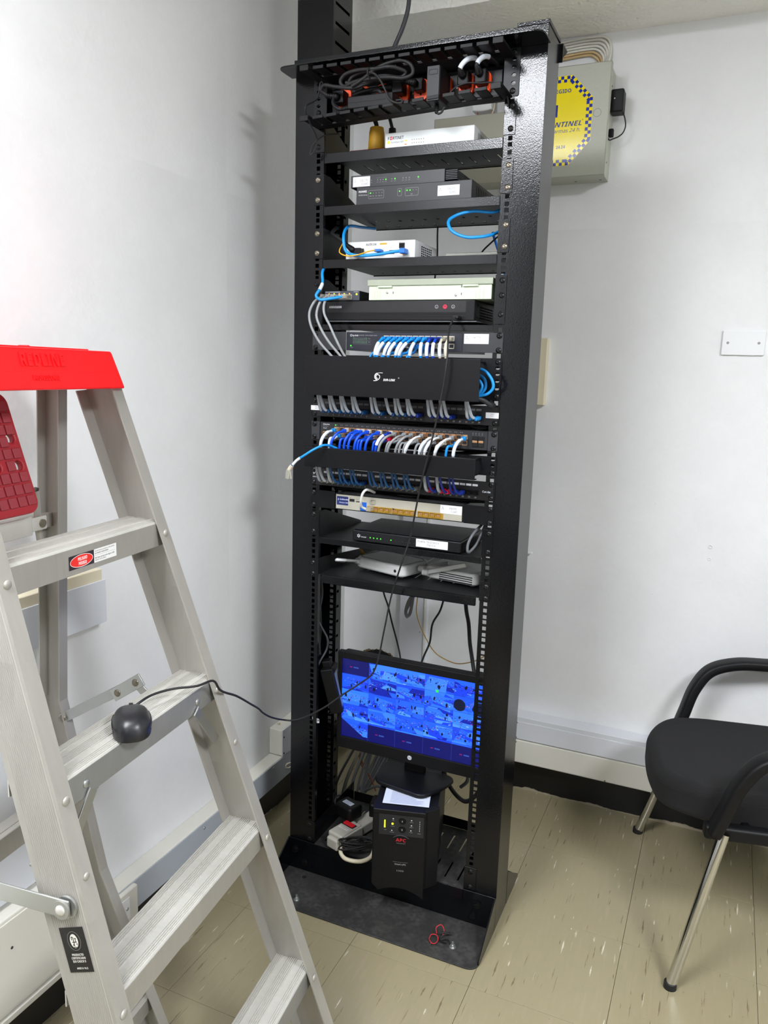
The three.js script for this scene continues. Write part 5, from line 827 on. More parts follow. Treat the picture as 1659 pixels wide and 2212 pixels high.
{
  const t = thing('cabinet_adapter', 'black plug-in adapter on the right side of the stickered cabinet', 'power adapter');
  part(t, 'case', bx(0.3306, 0.366, 2.113, 2.173, -0.69, -0.645, 0.005), M.plastic); part(t, 'screw', toZ(cyl(0.0016, 0.0016, 0.0006, 10)).translate(0.342, 2.148, -0.6446), M.steel);
  part(t, 'cord', tube([[0.365, 2.114, -0.665], [0.371, 2.098, -0.664], [0.374, 2.078, -0.664], [0.368, 2.061, -0.664], [0.356, 2.052, -0.664], [0.342, 2.047, -0.662], [0.334, 2.044, -0.66], [0.329, 2.050, -0.66]], 0.0018, 50), M.rubber);
  part(t, 'plug_end', bx(0.3306, 0.344, 2.051, 2.073, -0.667, -0.653, 0.003), M.plastic);
}
for (let i = 0; i < 7; i++) { const r = 0.028 - i * 0.0022, y = 2.337 - i * 0.0078, xr = 0.3115 - i * 0.0045; tag(single('wall_cable', 'x', 'cable', tube([[-0.05, y - 0.012, -0.7095], [0.15, y - 0.004, -0.7095], [0.255, y, -0.7095], [xr - 0.020, y - 0.004, -0.7095], [xr - 0.004, y - 0.020, -0.7095], [xr, y - 0.045, -0.708], [xr - 0.004, 2.25, -0.690], [xr - 0.005, 2.225, -0.675]], 0.0036, 60), i > 4 ? std(0xc4a878, 0.5) : M.offwhite), `${i > 4 ? 'tan' : 'off-white'} cable bending into the stickered wall cabinet, ${ORD[i]} from the top of the bundle`, 'cable', i > 4 ? 'tan cables above the wall cabinet' : 'off-white cables above the wall cabinet'); }
{
  const t = thing('wall_cabinet', 'plain beige wall cabinet seen through the rack behind the white firewall', 'cabinet');
  part(t, 'box', bx(-0.166, 0.055, 1.945, 2.124, ZB, -0.612, 0.002), M.cabinetDark); part(t, 'door', bx(-0.1725, 0.060, 1.938, 2.129, -0.6115, -0.600, 0.003), M.cabinetDark);
}
{
  const t = thing('alarm_unit', 'small white wall unit with red wires above the plain beige cabinet', 'alarm unit');
  const s = new THREE.Shape(); s.moveTo(-0.082, 2.200); s.lineTo(-0.022, 2.200); s.lineTo(-0.020, 2.165); s.quadraticCurveTo(-0.05, 2.158, -0.080, 2.165); s.closePath();
  part(t, 'case', ext(s, 0.04, 0.004, 2).translate(0, 0, ZB), M.white); part(t, 'backplate', bx(-0.085, -0.018, 2.195, 2.235, ZB, ZB + 0.03, 0.002), M.white);
  part(t, 'red_wire', [tube([[-0.068, 2.165, -0.69], [-0.064, 2.150, -0.69], [-0.048, 2.143, -0.69], [-0.03, 2.150, -0.69], [-0.022, 2.160, -0.69]], 0.0016)], std(0xc03028, 0.5)); part(t, 'white_wire', tube([[-0.014, 2.235, -0.70], [-0.018, 2.19, -0.70], [-0.020, 2.160, -0.69], [-0.035, 2.14, -0.69], [-0.055, 2.135, -0.69]], 0.0026), M.cream);
}
single('cable_clip', 'tiny two pronged clip on top of the plain beige cabinet', 'clip', [bx(-0.103, -0.100, 2.129, 2.142, -0.66, -0.655, 0.001), bx(-0.097, -0.094, 2.129, 2.142, -0.66, -0.655, 0.001)], M.cabinetDark);
{
  const t = thing('wall_trunking', 'two tier pale grey cable trunking along the back wall above the black baseboard', 'trunking');
  const up = part(t, 'upper_duct', bx(XL + 0.06, XR, 0.203, 0.282, ZB, -0.655, 0.002), M.duct); part(up, 'lid', bx(XL + 0.06, XR, 0.206, 0.266, -0.6555, -0.653, 0.001), M.duct);
  const lo = part(t, 'lower_duct', bx(XL + 0.06, XR, 0.122, 0.2015, ZB, -0.655, 0.002), M.offwhite); part(lo, 'lid', bx(XL + 0.06, XR, 0.125, 0.199, -0.6555, -0.6535, 0.001), M.offwhite);
  for (const [x, y] of [[0.178, 0.262], [0.178, 0.210], [0.178, 0.194], [0.47, 0.127]]) part(t, 'lid_screw', toZ(cyl(0.0028, 0.003, 0.0015, 12)).translate(x, y, -0.6525), M.screwSteel);
}
{
  const t = thing('wall_plate', 'blank white wall plate with two screws on the right of the back wall', 'wall plate');
  part(t, 'plate', ext(rrShape(0.6785, 1.459, 0.7890, 1.527, 0.003), 0.007, 0.0025, 3).translate(0, 0, ZB), M.white);
  for (const x of [0.694, 0.7735]) part(t, 'plate_screw', [toZ(cyl(0.0034, 0.0038, 0.0016, 16)).translate(x, 1.493, ZB + 0.0074), bx(x - 0.003, x + 0.003, 1.4926, 1.4934, ZB + 0.0080, ZB + 0.0084, 0)], M.steel);
}
{
  const t = thing('junction_cover', 'narrow cream trunking stub on the wall just right of the rack', 'trunking');
  part(t, 'body', bx(0.128, 0.1905, 1.297, 1.500, ZB, ZB + 0.028, 0.002), M.cream); part(t, 'lid', bx(0.130, 0.170, 1.297, 1.499, ZB + 0.0282, ZB + 0.032, 0.0015), M.cream);
}
{
  const t = thing('vertical_trunking', 'pale vertical trunking on the back wall seen above the monitor', 'trunking');
  part(t, 'channel', bx(-0.268, -0.168, 0.284, 1.03, ZB, ZB + 0.022, 0.002), M.duct); part(t, 'edge_rail', bx(-0.177, -0.171, 0.284, 1.03, ZB + 0.0222, ZB + 0.026, 0.001), M.offwhite); part(t, 'lid_screw', toZ(cyl(0.003, 0.003, 0.001, 12)).translate(-0.19, 0.50, ZB + 0.0225), M.steel);
}
{
  const t = thing('wall_hole', 'ragged hole broken in the back wall above the monitor', 'hole'), pts = []; for (let i = 0; i < 18; i++) { const a = i / 18 * 6.283; pts.push([-0.352 + Math.cos(a) * (0.052 + rr(-0.008, 0.008)), 0.386 + Math.sin(a) * (0.012 + rr(-0.003, 0.003))]); }
  part(t, 'dark_opening', ext(polyShape(pts), 0.0008).translate(0, 0, ZB), M.dark); const rim = []; for (let i = 0; i < 18; i++) rim.push(new THREE.DodecahedronGeometry(rr(0.003, 0.006), 0).scale(1.3, 0.7, 0.3).translate(pts[i][0], pts[i][1], ZB + 0.001)); part(t, 'crumbled_rim', rim, std(0x6d5d44, 0.9));
}
single('wall_hook', 'small white lever sticking out from behind the right rack column', 'hook', [tube([[0.162, 0.812, ZB + 0.004], [0.170, 0.817, ZB + 0.018], [0.178, 0.828, ZB + 0.030]], 0.003), bx(0.171, 0.186, 0.825, 0.832, ZB + 0.026, ZB + 0.034, 0.002)], M.white);
for (const [x, y, s] of [[0.705, 0.905, 1], [0.705, 0.868, 0.9], [0.54, 1.02, 0.6], [0.555, 0.74, 0.5]]) tag(single('wall_plug', 'x', 'wall plug', new THREE.TorusGeometry(0.0045 * s, 0.0014 * s, 8, 18).translate(x, y, ZB + 0.0006), M.wall), x > 0.6 ? (y > 0.89 ? 'upper of two painted over wall plugs below the white wall plate' : 'lower of two painted over wall plugs below the white wall plate') : y > 0.9 ? 'small filled dent high in the middle of the right hand wall' : 'small filled dent low in the middle of the right hand wall', 'wall plug');
{
  const t = thing('drop_cable', 'thick dark cable dropping from the ceiling behind the top of the rack', 'cable'); part(t, 'jacket', tube([[-0.075, CEIL, -0.19], [-0.088, 2.42, -0.2], [-0.096, 2.31, -0.2], [-0.099, 2.26, -0.2], [-0.112, 2.22, -0.2], [-0.134, 2.176, -0.2], [-0.155, 2.11, -0.195], [-0.165, 2.03, -0.17]], 0.0056, 90), M.grey);
}
// ---------------------------------------------------------------- things on the left wall
{
  const t = thing('wall_trunking', 'grey lidded cable trunking low along the left wall behind the ladder', 'trunking');
  part(t, 'channel', bx(XL, -0.449, 0.123, 0.199, -0.55, 0.592, 0.002), M.offwhite); part(t, 'lid', bx(-0.4492, -0.4462, 0.124, 0.197, -0.55, 0.592, 0.001), M.ductGrey);
  for (const [y, z] of [[0.183, 0.19], [0.188, -0.155]]) part(t, 'lid_screw', new THREE.SphereGeometry(0.004, 12, 8).scale(0.5, 1, 1).translate(-0.4455, y, z), M.steel);
  part(t, 'lift_ring', new THREE.TorusGeometry(0.013, 0.0022, 8, 24).scale(1, 0.6, 1).rotateY(Math.PI / 2 - 0.5).translate(-0.441, 0.158, -0.238), M.cream);
}
{
  const t = thing('junction_box', 'square grey-white junction box on the left wall beside the rack column', 'junction box');
  part(t, 'box', bx(XL, -0.450, 0.2005, 0.286, -0.36, -0.208, 0.003), M.offwhite); part(t, 'cover', bx(-0.4495, -0.4455, 0.2005, 0.287, -0.362, -0.206, 0.001), M.duct);
  for (const [y, z] of [[0.209, -0.214], [0.262, -0.214]]) part(t, 'cover_screw', new THREE.SphereGeometry(0.003, 10, 8).scale(0.4, 1, 1).translate(-0.445, y, z), M.dark); part(t, 'bent_clip', [bx(-0.478, -0.476, 0.286, 0.291, -0.243, -0.235, 0), bx(-0.484, -0.476, 0.2905, 0.292, -0.243, -0.235, 0)], M.cream);
}
{
  const t = thing('trunking_box', 'white open topped trunking box on the left wall, seen right of the ladder leg', 'trunking');
  part(t, 'back_channel', bx(XL, -0.462, 0.846, 0.960, 0.506, 0.62, 0.002), M.cream); part(t, 'cover', bx(-0.4618, -0.4585, 0.842, 0.936, 0.500, 0.621, 0.0012), M.duct); part(t, 'corner_lug', bx(XL + 0.001, -0.47, 0.935, 0.955, 0.500, 0.522, 0.001), M.offwhite);
}
{
  const t = thing('trunking_box', 'white trunking box on the left wall, seen left of the ladder leg', 'trunking');
  part(t, 'back_channel', bx(XL, -0.462, 0.846, 0.950, 0.624, 1.02, 0.002), M.cream); part(t, 'cover', bx(-0.4618, -0.4585, 0.842, 0.928, 0.623, 1.02, 0.0012), M.duct);
}
{
  const t = thing('vertical_trunking', 'bluish white vertical trunking at the far left edge behind the ladder', 'trunking');
  part(t, 'channel', bx(XL, -0.470, 0.352, 0.843, 0.715, 0.86, 0.0015), M.duct); part(t, 'lid', bx(-0.4698, -0.4665, 0.355, 0.84, 0.712, 0.863, 0.001), M.duct);
  for (const [y, z] of [[0.40, 0.722], [0.62, 0.73]]) part(t, 'lid_screw', new THREE.SphereGeometry(0.004, 12, 8).scale(0.5, 1, 1).translate(-0.466, y, z), M.steel);
}
{
  const t = thing('deep_trunking', 'deep smooth grey-white wall duct at the lower left behind the ladder foot', 'trunking');
  part(t, 'body', bx(XL, -0.442, 0.142, 0.345, 0.596, 2.4, 0.004), M.offwhite); part(t, 'face', bx(-0.4418, -0.4385, 0.152, 0.338, 0.60, 2.4, 0.002), M.offwhite); part(t, 'bottom_rail', bx(XL, -0.436, 0.128, 0.1415, 0.596, 2.4, 0.002), M.offwhite); part(t, 'top_slot', bx(-0.482, -0.462, 0.3448, 0.3462, 0.66, 0.705, 0), M.dark);
  part(t, 'rivet', new THREE.SphereGeometry(0.003, 10, 8).scale(0.5, 1, 1).translate(-0.438, 0.28, 0.80), M.grey);
}
{
  const t = thing('wall_socket', 'small square socket with a screw at the end of the left wall trunking', 'wall socket');
  part(t, 'box', bx(-0.4458, -0.432, 0.112, 0.199, 0.460, 0.590, 0.004), M.offwhite); part(t, 'face_plate', bx(-0.4318, -0.4295, 0.132, 0.186, 0.490, 0.566, 0.001), M.white); part(t, 'face_screw', new THREE.SphereGeometry(0.004, 12, 8).scale(0.5, 1, 1).translate(-0.4293, 0.160, 0.500), M.steel); part(t, 'side_screw', new THREE.SphereGeometry(0.0035, 12, 8).scale(0.5, 1, 1).translate(-0.4315, 0.122, 0.468), M.steel);
}
// ---------------------------------------------------------------- the step ladder (local x along the steps, z towards the climber)
const LW = 0.2423, LK = 0.0559, LT = 0.32277, LH = [0.2591, 0.5391, 0.8191, 1.0991];
const ladder = thing('step_ladder', 'aluminium step ladder with red plastic top standing in the left foreground', 'ladder', [0.213, 0, 0.8116], 1.6749);
{
  const lineup = (shape, len, o, e1, e2, e3) => { const g = ext(shape, len); g.applyMatrix4(new THREE.Matrix4().makeBasis(e1, e2, e3).setPosition(...o)); return g; };
  // C channel: web on the outside with fine ribs, flanges turned inwards (local x inwards from the web, y depth towards the back)
  const channel = (web, fl, th, ribsOn) => {
    const s = new THREE.Shape(); s.moveTo(0, 0);
    if (ribsOn) { const n = Math.floor((web - 0.012) / 0.0034); s.lineTo(0, 0.006); for (let i = 0; i < n; i++) { const y = 0.006 + i * 0.0034; s.lineTo(-0.0007, y + 0.0006); s.lineTo(-0.0007, y + 0.0019); s.lineTo(0, y + 0.0025); } }
    s.lineTo(0, web); s.lineTo(fl, web); s.lineTo(fl, web - th); s.lineTo(th, web - th); s.lineTo(th, th); s.lineTo(fl, th); s.lineTo(fl, 0); s.closePath(); return s;
  };
  for (const sx of [-1, 1]) {
    const h0 = 0.015, h1 = 1.362, A = V(sx * (LW + 0.0135 - LK * h0), h0, -LT * h0), B = V(sx * (LW + 0.0135 - LK * h1), h1, -LT * h1);
    const e3 = B.clone().sub(A), len = e3.length(); e3.normalize();
    const e2 = V(0, -LT, -1).normalize(); e2.addScaledVector(e3, -e2.dot(e3)).normalize(); let e1 = V().crossVectors(e2, e3); if (e1.x * sx > 0) e1.negate();
    const g = lineup(channel(0.072, 0.0265, 0.0024, true), len, A.toArray(), e1, e2, e3); if (V().crossVectors(e1, e2).dot(e3) < 0) flip(g);
    const r = part(ladder, 'front_rail', g, M.aluDull); r.userData.e = [e1, e2, e3, A];
    part(r, 'foot_shoe', bx(-0.018, 0.018, 0, 0.05, -0.04, 0.04, 0.004).translate(A.x - sx * 0.008, 0, A.z - 0.038), M.rubber);
  }
  function flip(g) { const p = g.attributes.position, n = g.attributes.normal, u = g.attributes.uv; for (const a of [p, n, u]) for (let i = 0; i < a.count; i += 3) { const s = a.itemSize; for (let k = 0; k < s; k++) { const t = a.array[(i + 1) * s + k]; a.array[(i + 1) * s + k] = a.array[(i + 2) * s + k]; a.array[(i + 2) * s + k] = t; } } }
  // steps: ribbed tread, front and rear skirts
  const prof = new THREE.Shape(); const D = 0.074; prof.moveTo(0, -0.022); prof.lineTo(0, 0.018); prof.lineTo(0.0015, 0.0205);
  const rib = (y) => { prof.lineTo(y, 0.0205); prof.lineTo(y + 0.0004, 0.0224); prof.lineTo(y + 0.0019, 0.0224); prof.lineTo(y + 0.0023, 0.0205); };
  for (const y of [0.003, 0.0066, 0.0102, 0.0138, 0.0275, 0.0311, 0.0347, 0.0383, 0.0419, 0.0455, 0.0575, 0.0611, 0.0647, 0.0683]) rib(y);
  prof.lineTo(D - 0.0015, 0.0205); prof.lineTo(D, 0.018); prof.lineTo(D, -0.006); prof.lineTo(D - 0.002, -0.006); prof.lineTo(D - 0.002, 0.0180); prof.lineTo(0.002, 0.0180); prof.lineTo(0.002, -0.022); prof.closePath();
  LH.forEach((h, i) => {
    const hw = LW + 0.010 - LK * h, st = part(ladder, 'step', toX(ext(prof, 2 * hw)).translate(-hw, h, -LT * h - 0.0102), M.alu);
    part(st, 'front_skirt', bx(-hw + 0.001, hw - 0.001, h - 0.022, h + 0.0178, -LT * h - 0.0101, -LT * h - 0.0092, 0), [M.aluWorn, M.aluDull, M.aluWorn, M.aluDull][i]);
    for (const sx of [-1, 1]) { // flange rivets
      part(st, 'rivet', new THREE.SphereGeometry(0.0068, 16, 10).scale(1, 1, 0.45).translate(sx * (LW - LK * h), h, -LT * h + 0.0012), M.aluDull);
    }
    if (i === 2 || i === 3 || i === 1) for (const sx of [-1, 1]) if (i === 2) part(st, 'rivet', new THREE.SphereGeometry(0.0062, 16, 10).scale(1, 1, 0.4).translate(sx * (hw - 0.062), h - 0.004, -LT * h - 0.0088), M.steel);
    if (i === 2) for (const sx of [-1, 1]) part(st, 'knee_brace', [bx(-0.009, 0.009, -0.108, 0, -0.0015, 0.0015, 0.0006).rotateZ(sx * 0.66).translate(sx * (hw - 0.072), h - 0.016, -LT * h - 0.010 + 0.004)], M.steel);
    if (i === 2) for (const sx of [-1, 1]) { const hb = h - 0.098; part(st, 'rivet', new THREE.SphereGeometry(0.0058, 14, 8).scale(1, 1, 0.45).translate(sx * (LW - LK * hb), hb, -LT * hb + 0.0012), M.aluDull); }
  });
  // red plastic cap
  const cap = new THREE.BufferGeometry(), zc = -0.423;
  const top = ext(rrShape(-0.182, 0.0, 0.182, 0.19, 0.012), 0.061, 0.003, 2); toY(top); // x, depth -z, height y
  { const p = top.attributes.position; for (let i = 0; i < p.count; i++) { const y = p.getY(i), k = y / 0.061, x = p.getX(i), z = p.getZ(i); p.setX(i, x * (1 - 0.085 * k)); p.setZ(i, -0.095 + (z + 0.095) * (1 - 0.16 * k)); } top.computeVertexNormals(); }
  top.translate(0, 1.3455, zc); const c = part(ladder, 'cap', top, M.red, 'bright red plastic top cap');
  const slant = new THREE.Matrix4().makeRotationX(-Math.atan2(0.0152, 0.066));
  const emb = (s, size, y, wx) => { const g = new TextGeometry(s, { font, size, depth: 0.002, curveSegments: 3 }); g.computeBoundingBox(); const b = g.boundingBox; g.translate(-(b.min.x + b.max.x) / 2, 0, 0).scale(wx, 1, 1); g.applyMatrix4(slant).translate(-0.006, 1.343 + y, zc - 0.0003 - 0.0152 * (y / 0.066)); return g; };
  part(c, 'raised_lettering', [emb('REDLINE', 0.0195, 0.037, 0.84), emb('PROFESSIONAL', 0.0078, 0.0165, 0.72)], M.red);
  part(c, 'moulded_line', [bx(-0.150, 0.158, -0.0006, 0.0006, 0, 0.0012, 0).translate(0, 1.371, zc - 0.0075), bx(-0.13, 0.12, -0.0005, 0.0005, 0, 0.0012, 0).translate(0, 1.349, zc - 0.0024)], M.red);
  part(c, 'top_ridge', [bx(-0.14, 0.135, 1.4055, 1.409, zc - 0.17, zc - 0.165, 0.001), bx(-0.14, 0.135, 1.4055, 1.409, zc - 0.045, zc - 0.04, 0.001), bx(-0.10, -0.09, 1.4055, 1.413, zc - 0.09, zc - 0.07, 0.003), bx(0.02, 0.026, 1.4055, 1.411, zc - 0.08, zc - 0.06, 0.002)], M.red);
  // rear rails, bent below the spreader
  for (const sx of [-1, 1]) {
    const P = [[0.168, 1.362, -0.566], [0.186, 0.755, -0.612], [0.200, 0.40, -0.545], [0.222, 0.0, -0.405]], gs = [];
    for (let i = 0; i < 3; i++) {
      const A = V(sx * P[i + 1][0], P[i + 1][1], P[i + 1][2]), B = V(sx * P[i][0], P[i][1], P[i][2]), e3 = B.clone().sub(A), len = e3.length(); e3.normalize();
      const e2 = V(0, 0, -1); e2.addScaledVector(e3, -e2.dot(e3)).normalize(); let e1 = V().crossVectors(e2, e3); if (e1.x * sx > 0) e1.negate();
      const o = A.clone().addScaledVector(e2, -0.030); const g = lineup(channel(i ? 0.052 : 0.046, 0.022, 0.0022, false), len + 0.004, o.toArray(), e1, e2, e3); if (V().crossVectors(e1, e2).dot(e3) < 0) flip(g); gs.push(norm(g));
    }
    const r = part(ladder, 'rear_rail', gs, M.aluDull);
    part(r, 'rivet', [new THREE.SphereGeometry(0.008, 14, 8).scale(0.4, 1, 1).translate(sx * 0.178, 0.715, -0.59), new THREE.TorusGeometry(0.009, 0.0015, 6, 18).rotateY(Math.PI / 2).translate(sx * 0.180, 0.715, -0.59)], M.steel);
  }
  for (const [h, z, th, w] of [[1.105, -0.585, 0.026, 0.178], [0.60, -0.520, 0.040, 0.19], [0.115, -0.43, 0.036, 0.214]]) part(ladder, 'rear_crossbar', [bx(-w, w, h - th / 2, h + th / 2, z - 0.012, z, 0.002), bx(-w, w, h + th / 2 - 0.003, h + th / 2, z - 0.035, z - 0.0122, 0.001)], M.aluDull);
  // folding spreaders: right one half folded, left one seen near the lower left
  const strap = (a, b, w, nx) => { const A = V(...a), B = V(...b), d = B.clone().sub(A), L = d.length(); d.normalize(); const n = V(nx, 0, 0), y = V().crossVectors(d, n).normalize(), m = new THREE.Matrix4().makeBasis(d, y, V().crossVectors(d, y)).setPosition(...A.clone().lerp(B, 0.5)); return bx(-L / 2 - w * 0.4, L / 2 + w * 0.4, -w / 2, w / 2, -0.0015, 0.0015, 0.001).applyMatrix4(m); };
  const sp = part(ladder, 'spreader', [strap([0.173, 0.722, -0.580], [0.167, 0.822, -0.412], 0.019, 1)], M.steel);
  part(sp, 'spreader_arm', [strap([0.163, 0.822, -0.412], [0.168, 0.785, -0.375], 0.017, 1)], M.steel); part(sp, 'hinge_plate', [strap([0.1615, 0.795, -0.452], [0.1615, 0.826, -0.405], 0.024, 1)], M.steel);
  part(sp, 'rivet', [[0.160, 0.797, -0.449], [0.160, 0.823, -0.410], [0.168, 0.722, -0.580]].map(p => new THREE.SphereGeometry(0.007, 12, 8).scale(0.4, 1, 1).translate(...p)), M.screwSteel);
  const s2 = part(ladder, 'spreader', [strap([-0.232, 0.685, -0.252], [-0.236, 0.690, -0.56], 0.026, 1)], M.steel);
  { const q = -(LW + 0.0145 - LK * 0.685); s2.geometry.translate(q - 0.007 + 0.232, 0, 0); part(s2, 'pivot_washer', [new THREE.CylinderGeometry(0.0155, 0.0155, 0.003, 24).rotateZ(Math.PI / 2).translate(q - 0.002, 0.685, -0.249), new THREE.CylinderGeometry(0.013, 0.013, 0.003, 24).rotateZ(Math.PI / 2).translate(q - 0.010, 0.685, -0.252)], M.steel); part(s2, 'rivet', new THREE.SphereGeometry(0.0075, 14, 8).scale(0.5, 1, 1).translate(q - 0.0115, 0.685, -0.252), M.alu); }
  // folded red tool tray hung behind the steps, with its strap
  const tr = new THREE.Matrix4().makeRotationX(-Math.atan(LT)).setPosition(-0.10, 1.155, -0.470);
  const base = rrShape(-0.12, 0, 0.105, 0.19, 0.02); for (let i = 0; i < 5; i++) for (const y of [0.075, 0.118]) { const e = new THREE.Path(); e.absellipse(0.088 - 0.043 * i, y, 0.0075, 0.0075, 0, 6.2832, true); base.holes.push(e); }
  const tray = part(ladder, 'tool_tray', ext(base, 0.012, 0.003, 2).applyMatrix4(tr), M.redDull, 'folded dark red tool tray'); const pads = [];
  for (let i = 0; i < 11; i++) for (let j = 0; j < 9; j++) { const x = -0.103 + i * 0.0185, y = 0.012 + j * 0.0185; if ((j === 3 || j === 5) && i % 2 === 0) continue; pads.push(bx(x, x + 0.0155, y, y + 0.0155, 0.0115, 0.0145, 0.001)); }
  for (const g of pads) part(tray, 'grid_pad', g.applyMatrix4(tr), M.redGrid);
  part(ladder, 'tray_strap', tube([[0.012, 1.19, -0.475], [0.030, 1.155, -0.490], [0.042, 1.120, -0.500], [0.046, 1.085, -0.50], [0.044, 1.03, -0.50]], 0.006, 30, false, 6), M.aluDull);
  const ls = part(ladder, 'tray_link', [bx(-0.18, 0.012, 1.116, 1.146, -0.487, -0.484, 0.001), bx(0.0122, 0.044, 1.121, 1.143, -0.487, -0.484, 0.006)], M.alu); part(ls, 'rivet', toZ(new THREE.CylinderGeometry(0.0065, 0.0065, 0.003, 16)).translate(0.033, 1.132, -0.4825), M.screwSteel);
  // stickers
  { const h = 1.096, z = -LT * 1.0991 - 0.0088;
    plate(ladder, 'warning_sticker', -0.0525, 0.0575, h - 0.0105, h + 0.0105, z, canvasMat(0.110, 0.021, 7000, (g) => {
      g.fillStyle = '#2a1d26'; g.fillRect(0, 0, 56, 21); g.fillStyle = '#fff'; g.beginPath(); g.ellipse(28, 10.5, 25.5, 9.6, 0, 0, 7); g.fill(); g.fillStyle = '#e82a20'; g.beginPath(); g.ellipse(28, 10.5, 24.6, 8.8, 0, 0, 7); g.fill();
      txt(g, 'PELIGRO', 30, 7, 7, '#fff', { style: 'bold', align: 'center', sx: 0.72 }); txt(g, 'PERIGO', 30, 14, 7, '#fff', { style: 'bold', align: 'center', sx: 0.72 }); txt(g, '⚠', 9, 11, 4, '#fff');
      ['No permanezca parado en este peldaño.', 'NO PODER O EQUILIBRIO.', '', 'Não fique parado neste degrau. NÃO', 'PODER O EQUILIBRIO.'].forEach((s, i) => s && txt(g, s, 58, 3.2 + i * 3.6, 3.1, '#333', { style: i % 2 ? 'bold' : '', sx: 0.86 })); g.fillStyle = '#888'; g.fillRect(58, 9.8, 49, 0.3);
    }, { bg: '#f0f0ee', rough: 0.35 }), 'red black and white warning sticker'); }
  { const r = ladder.children.find(o => o.name === 'front_rail'), [e1, e2, e3, A] = r.userData.e; delete r.userData.e; ladder.children.forEach(o => { delete o.userData.e; });
    const g = new THREE.PlaneGeometry(0.040, 0.062), s0 = 0.653; { const p = g.attributes.position; for (let i = 0; i < 4; i++) { const a = p.getX(i), b = p.getY(i), pt = A.clone().addScaledVector(e3, s0 + b).addScaledVector(e2, 0.033 - a).addScaledVector(e1, -0.0013); p.setXYZ(i, pt.x, pt.y, pt.z); } }
    g.computeVertexNormals();
    part(ladder, 'certificate_sticker', g, canvasMat(0.040, 0.062, 9000, (q) => {
      q.strokeStyle = '#8a8a86'; q.lineWidth = 0.5; q.beginPath(); q.ellipse(20, 19, 10.5, 13, 0, 0, 7); q.stroke(); q.fillStyle = '#d8d6cc'; q.beginPath(); q.ellipse(20, 19, 6.5, 9.6, 0, 0, 7); q.fill(); q.fillStyle = '#1a1a1a'; for (const [x, y, w, h] of [[16, 13, 3, 1.4], [16, 13, 1.2, 5], [18.6, 14, 1.3, 12], [21, 15, 3, 1.2], [22, 15, 1.2, 6], [16.5, 20, 7.5, 1.2], [17, 23, 1.2, 3], [23, 22, 1.2, 3], [17.5, 27, 5, 1]]) q.fillRect(x, y, w, h);
      ['PRODUCTO', 'CERTIFICADO', 'ISO CASCO 5'].forEach((s, i) => txt(q, s, 20, 38 + i * 4.6, 4.3, '#e0ded6', { style: 'bold', align: 'center', sx: 0.86 })); txt(q, 'ANSI A 14.2', 22, 56, 3.8, '#e0ded6', { style: 'bold', align: 'center', sx: 0.9 });
    }, { bg: '#161616', rough: 0.4 }), 'black certificate sticker'); }
}
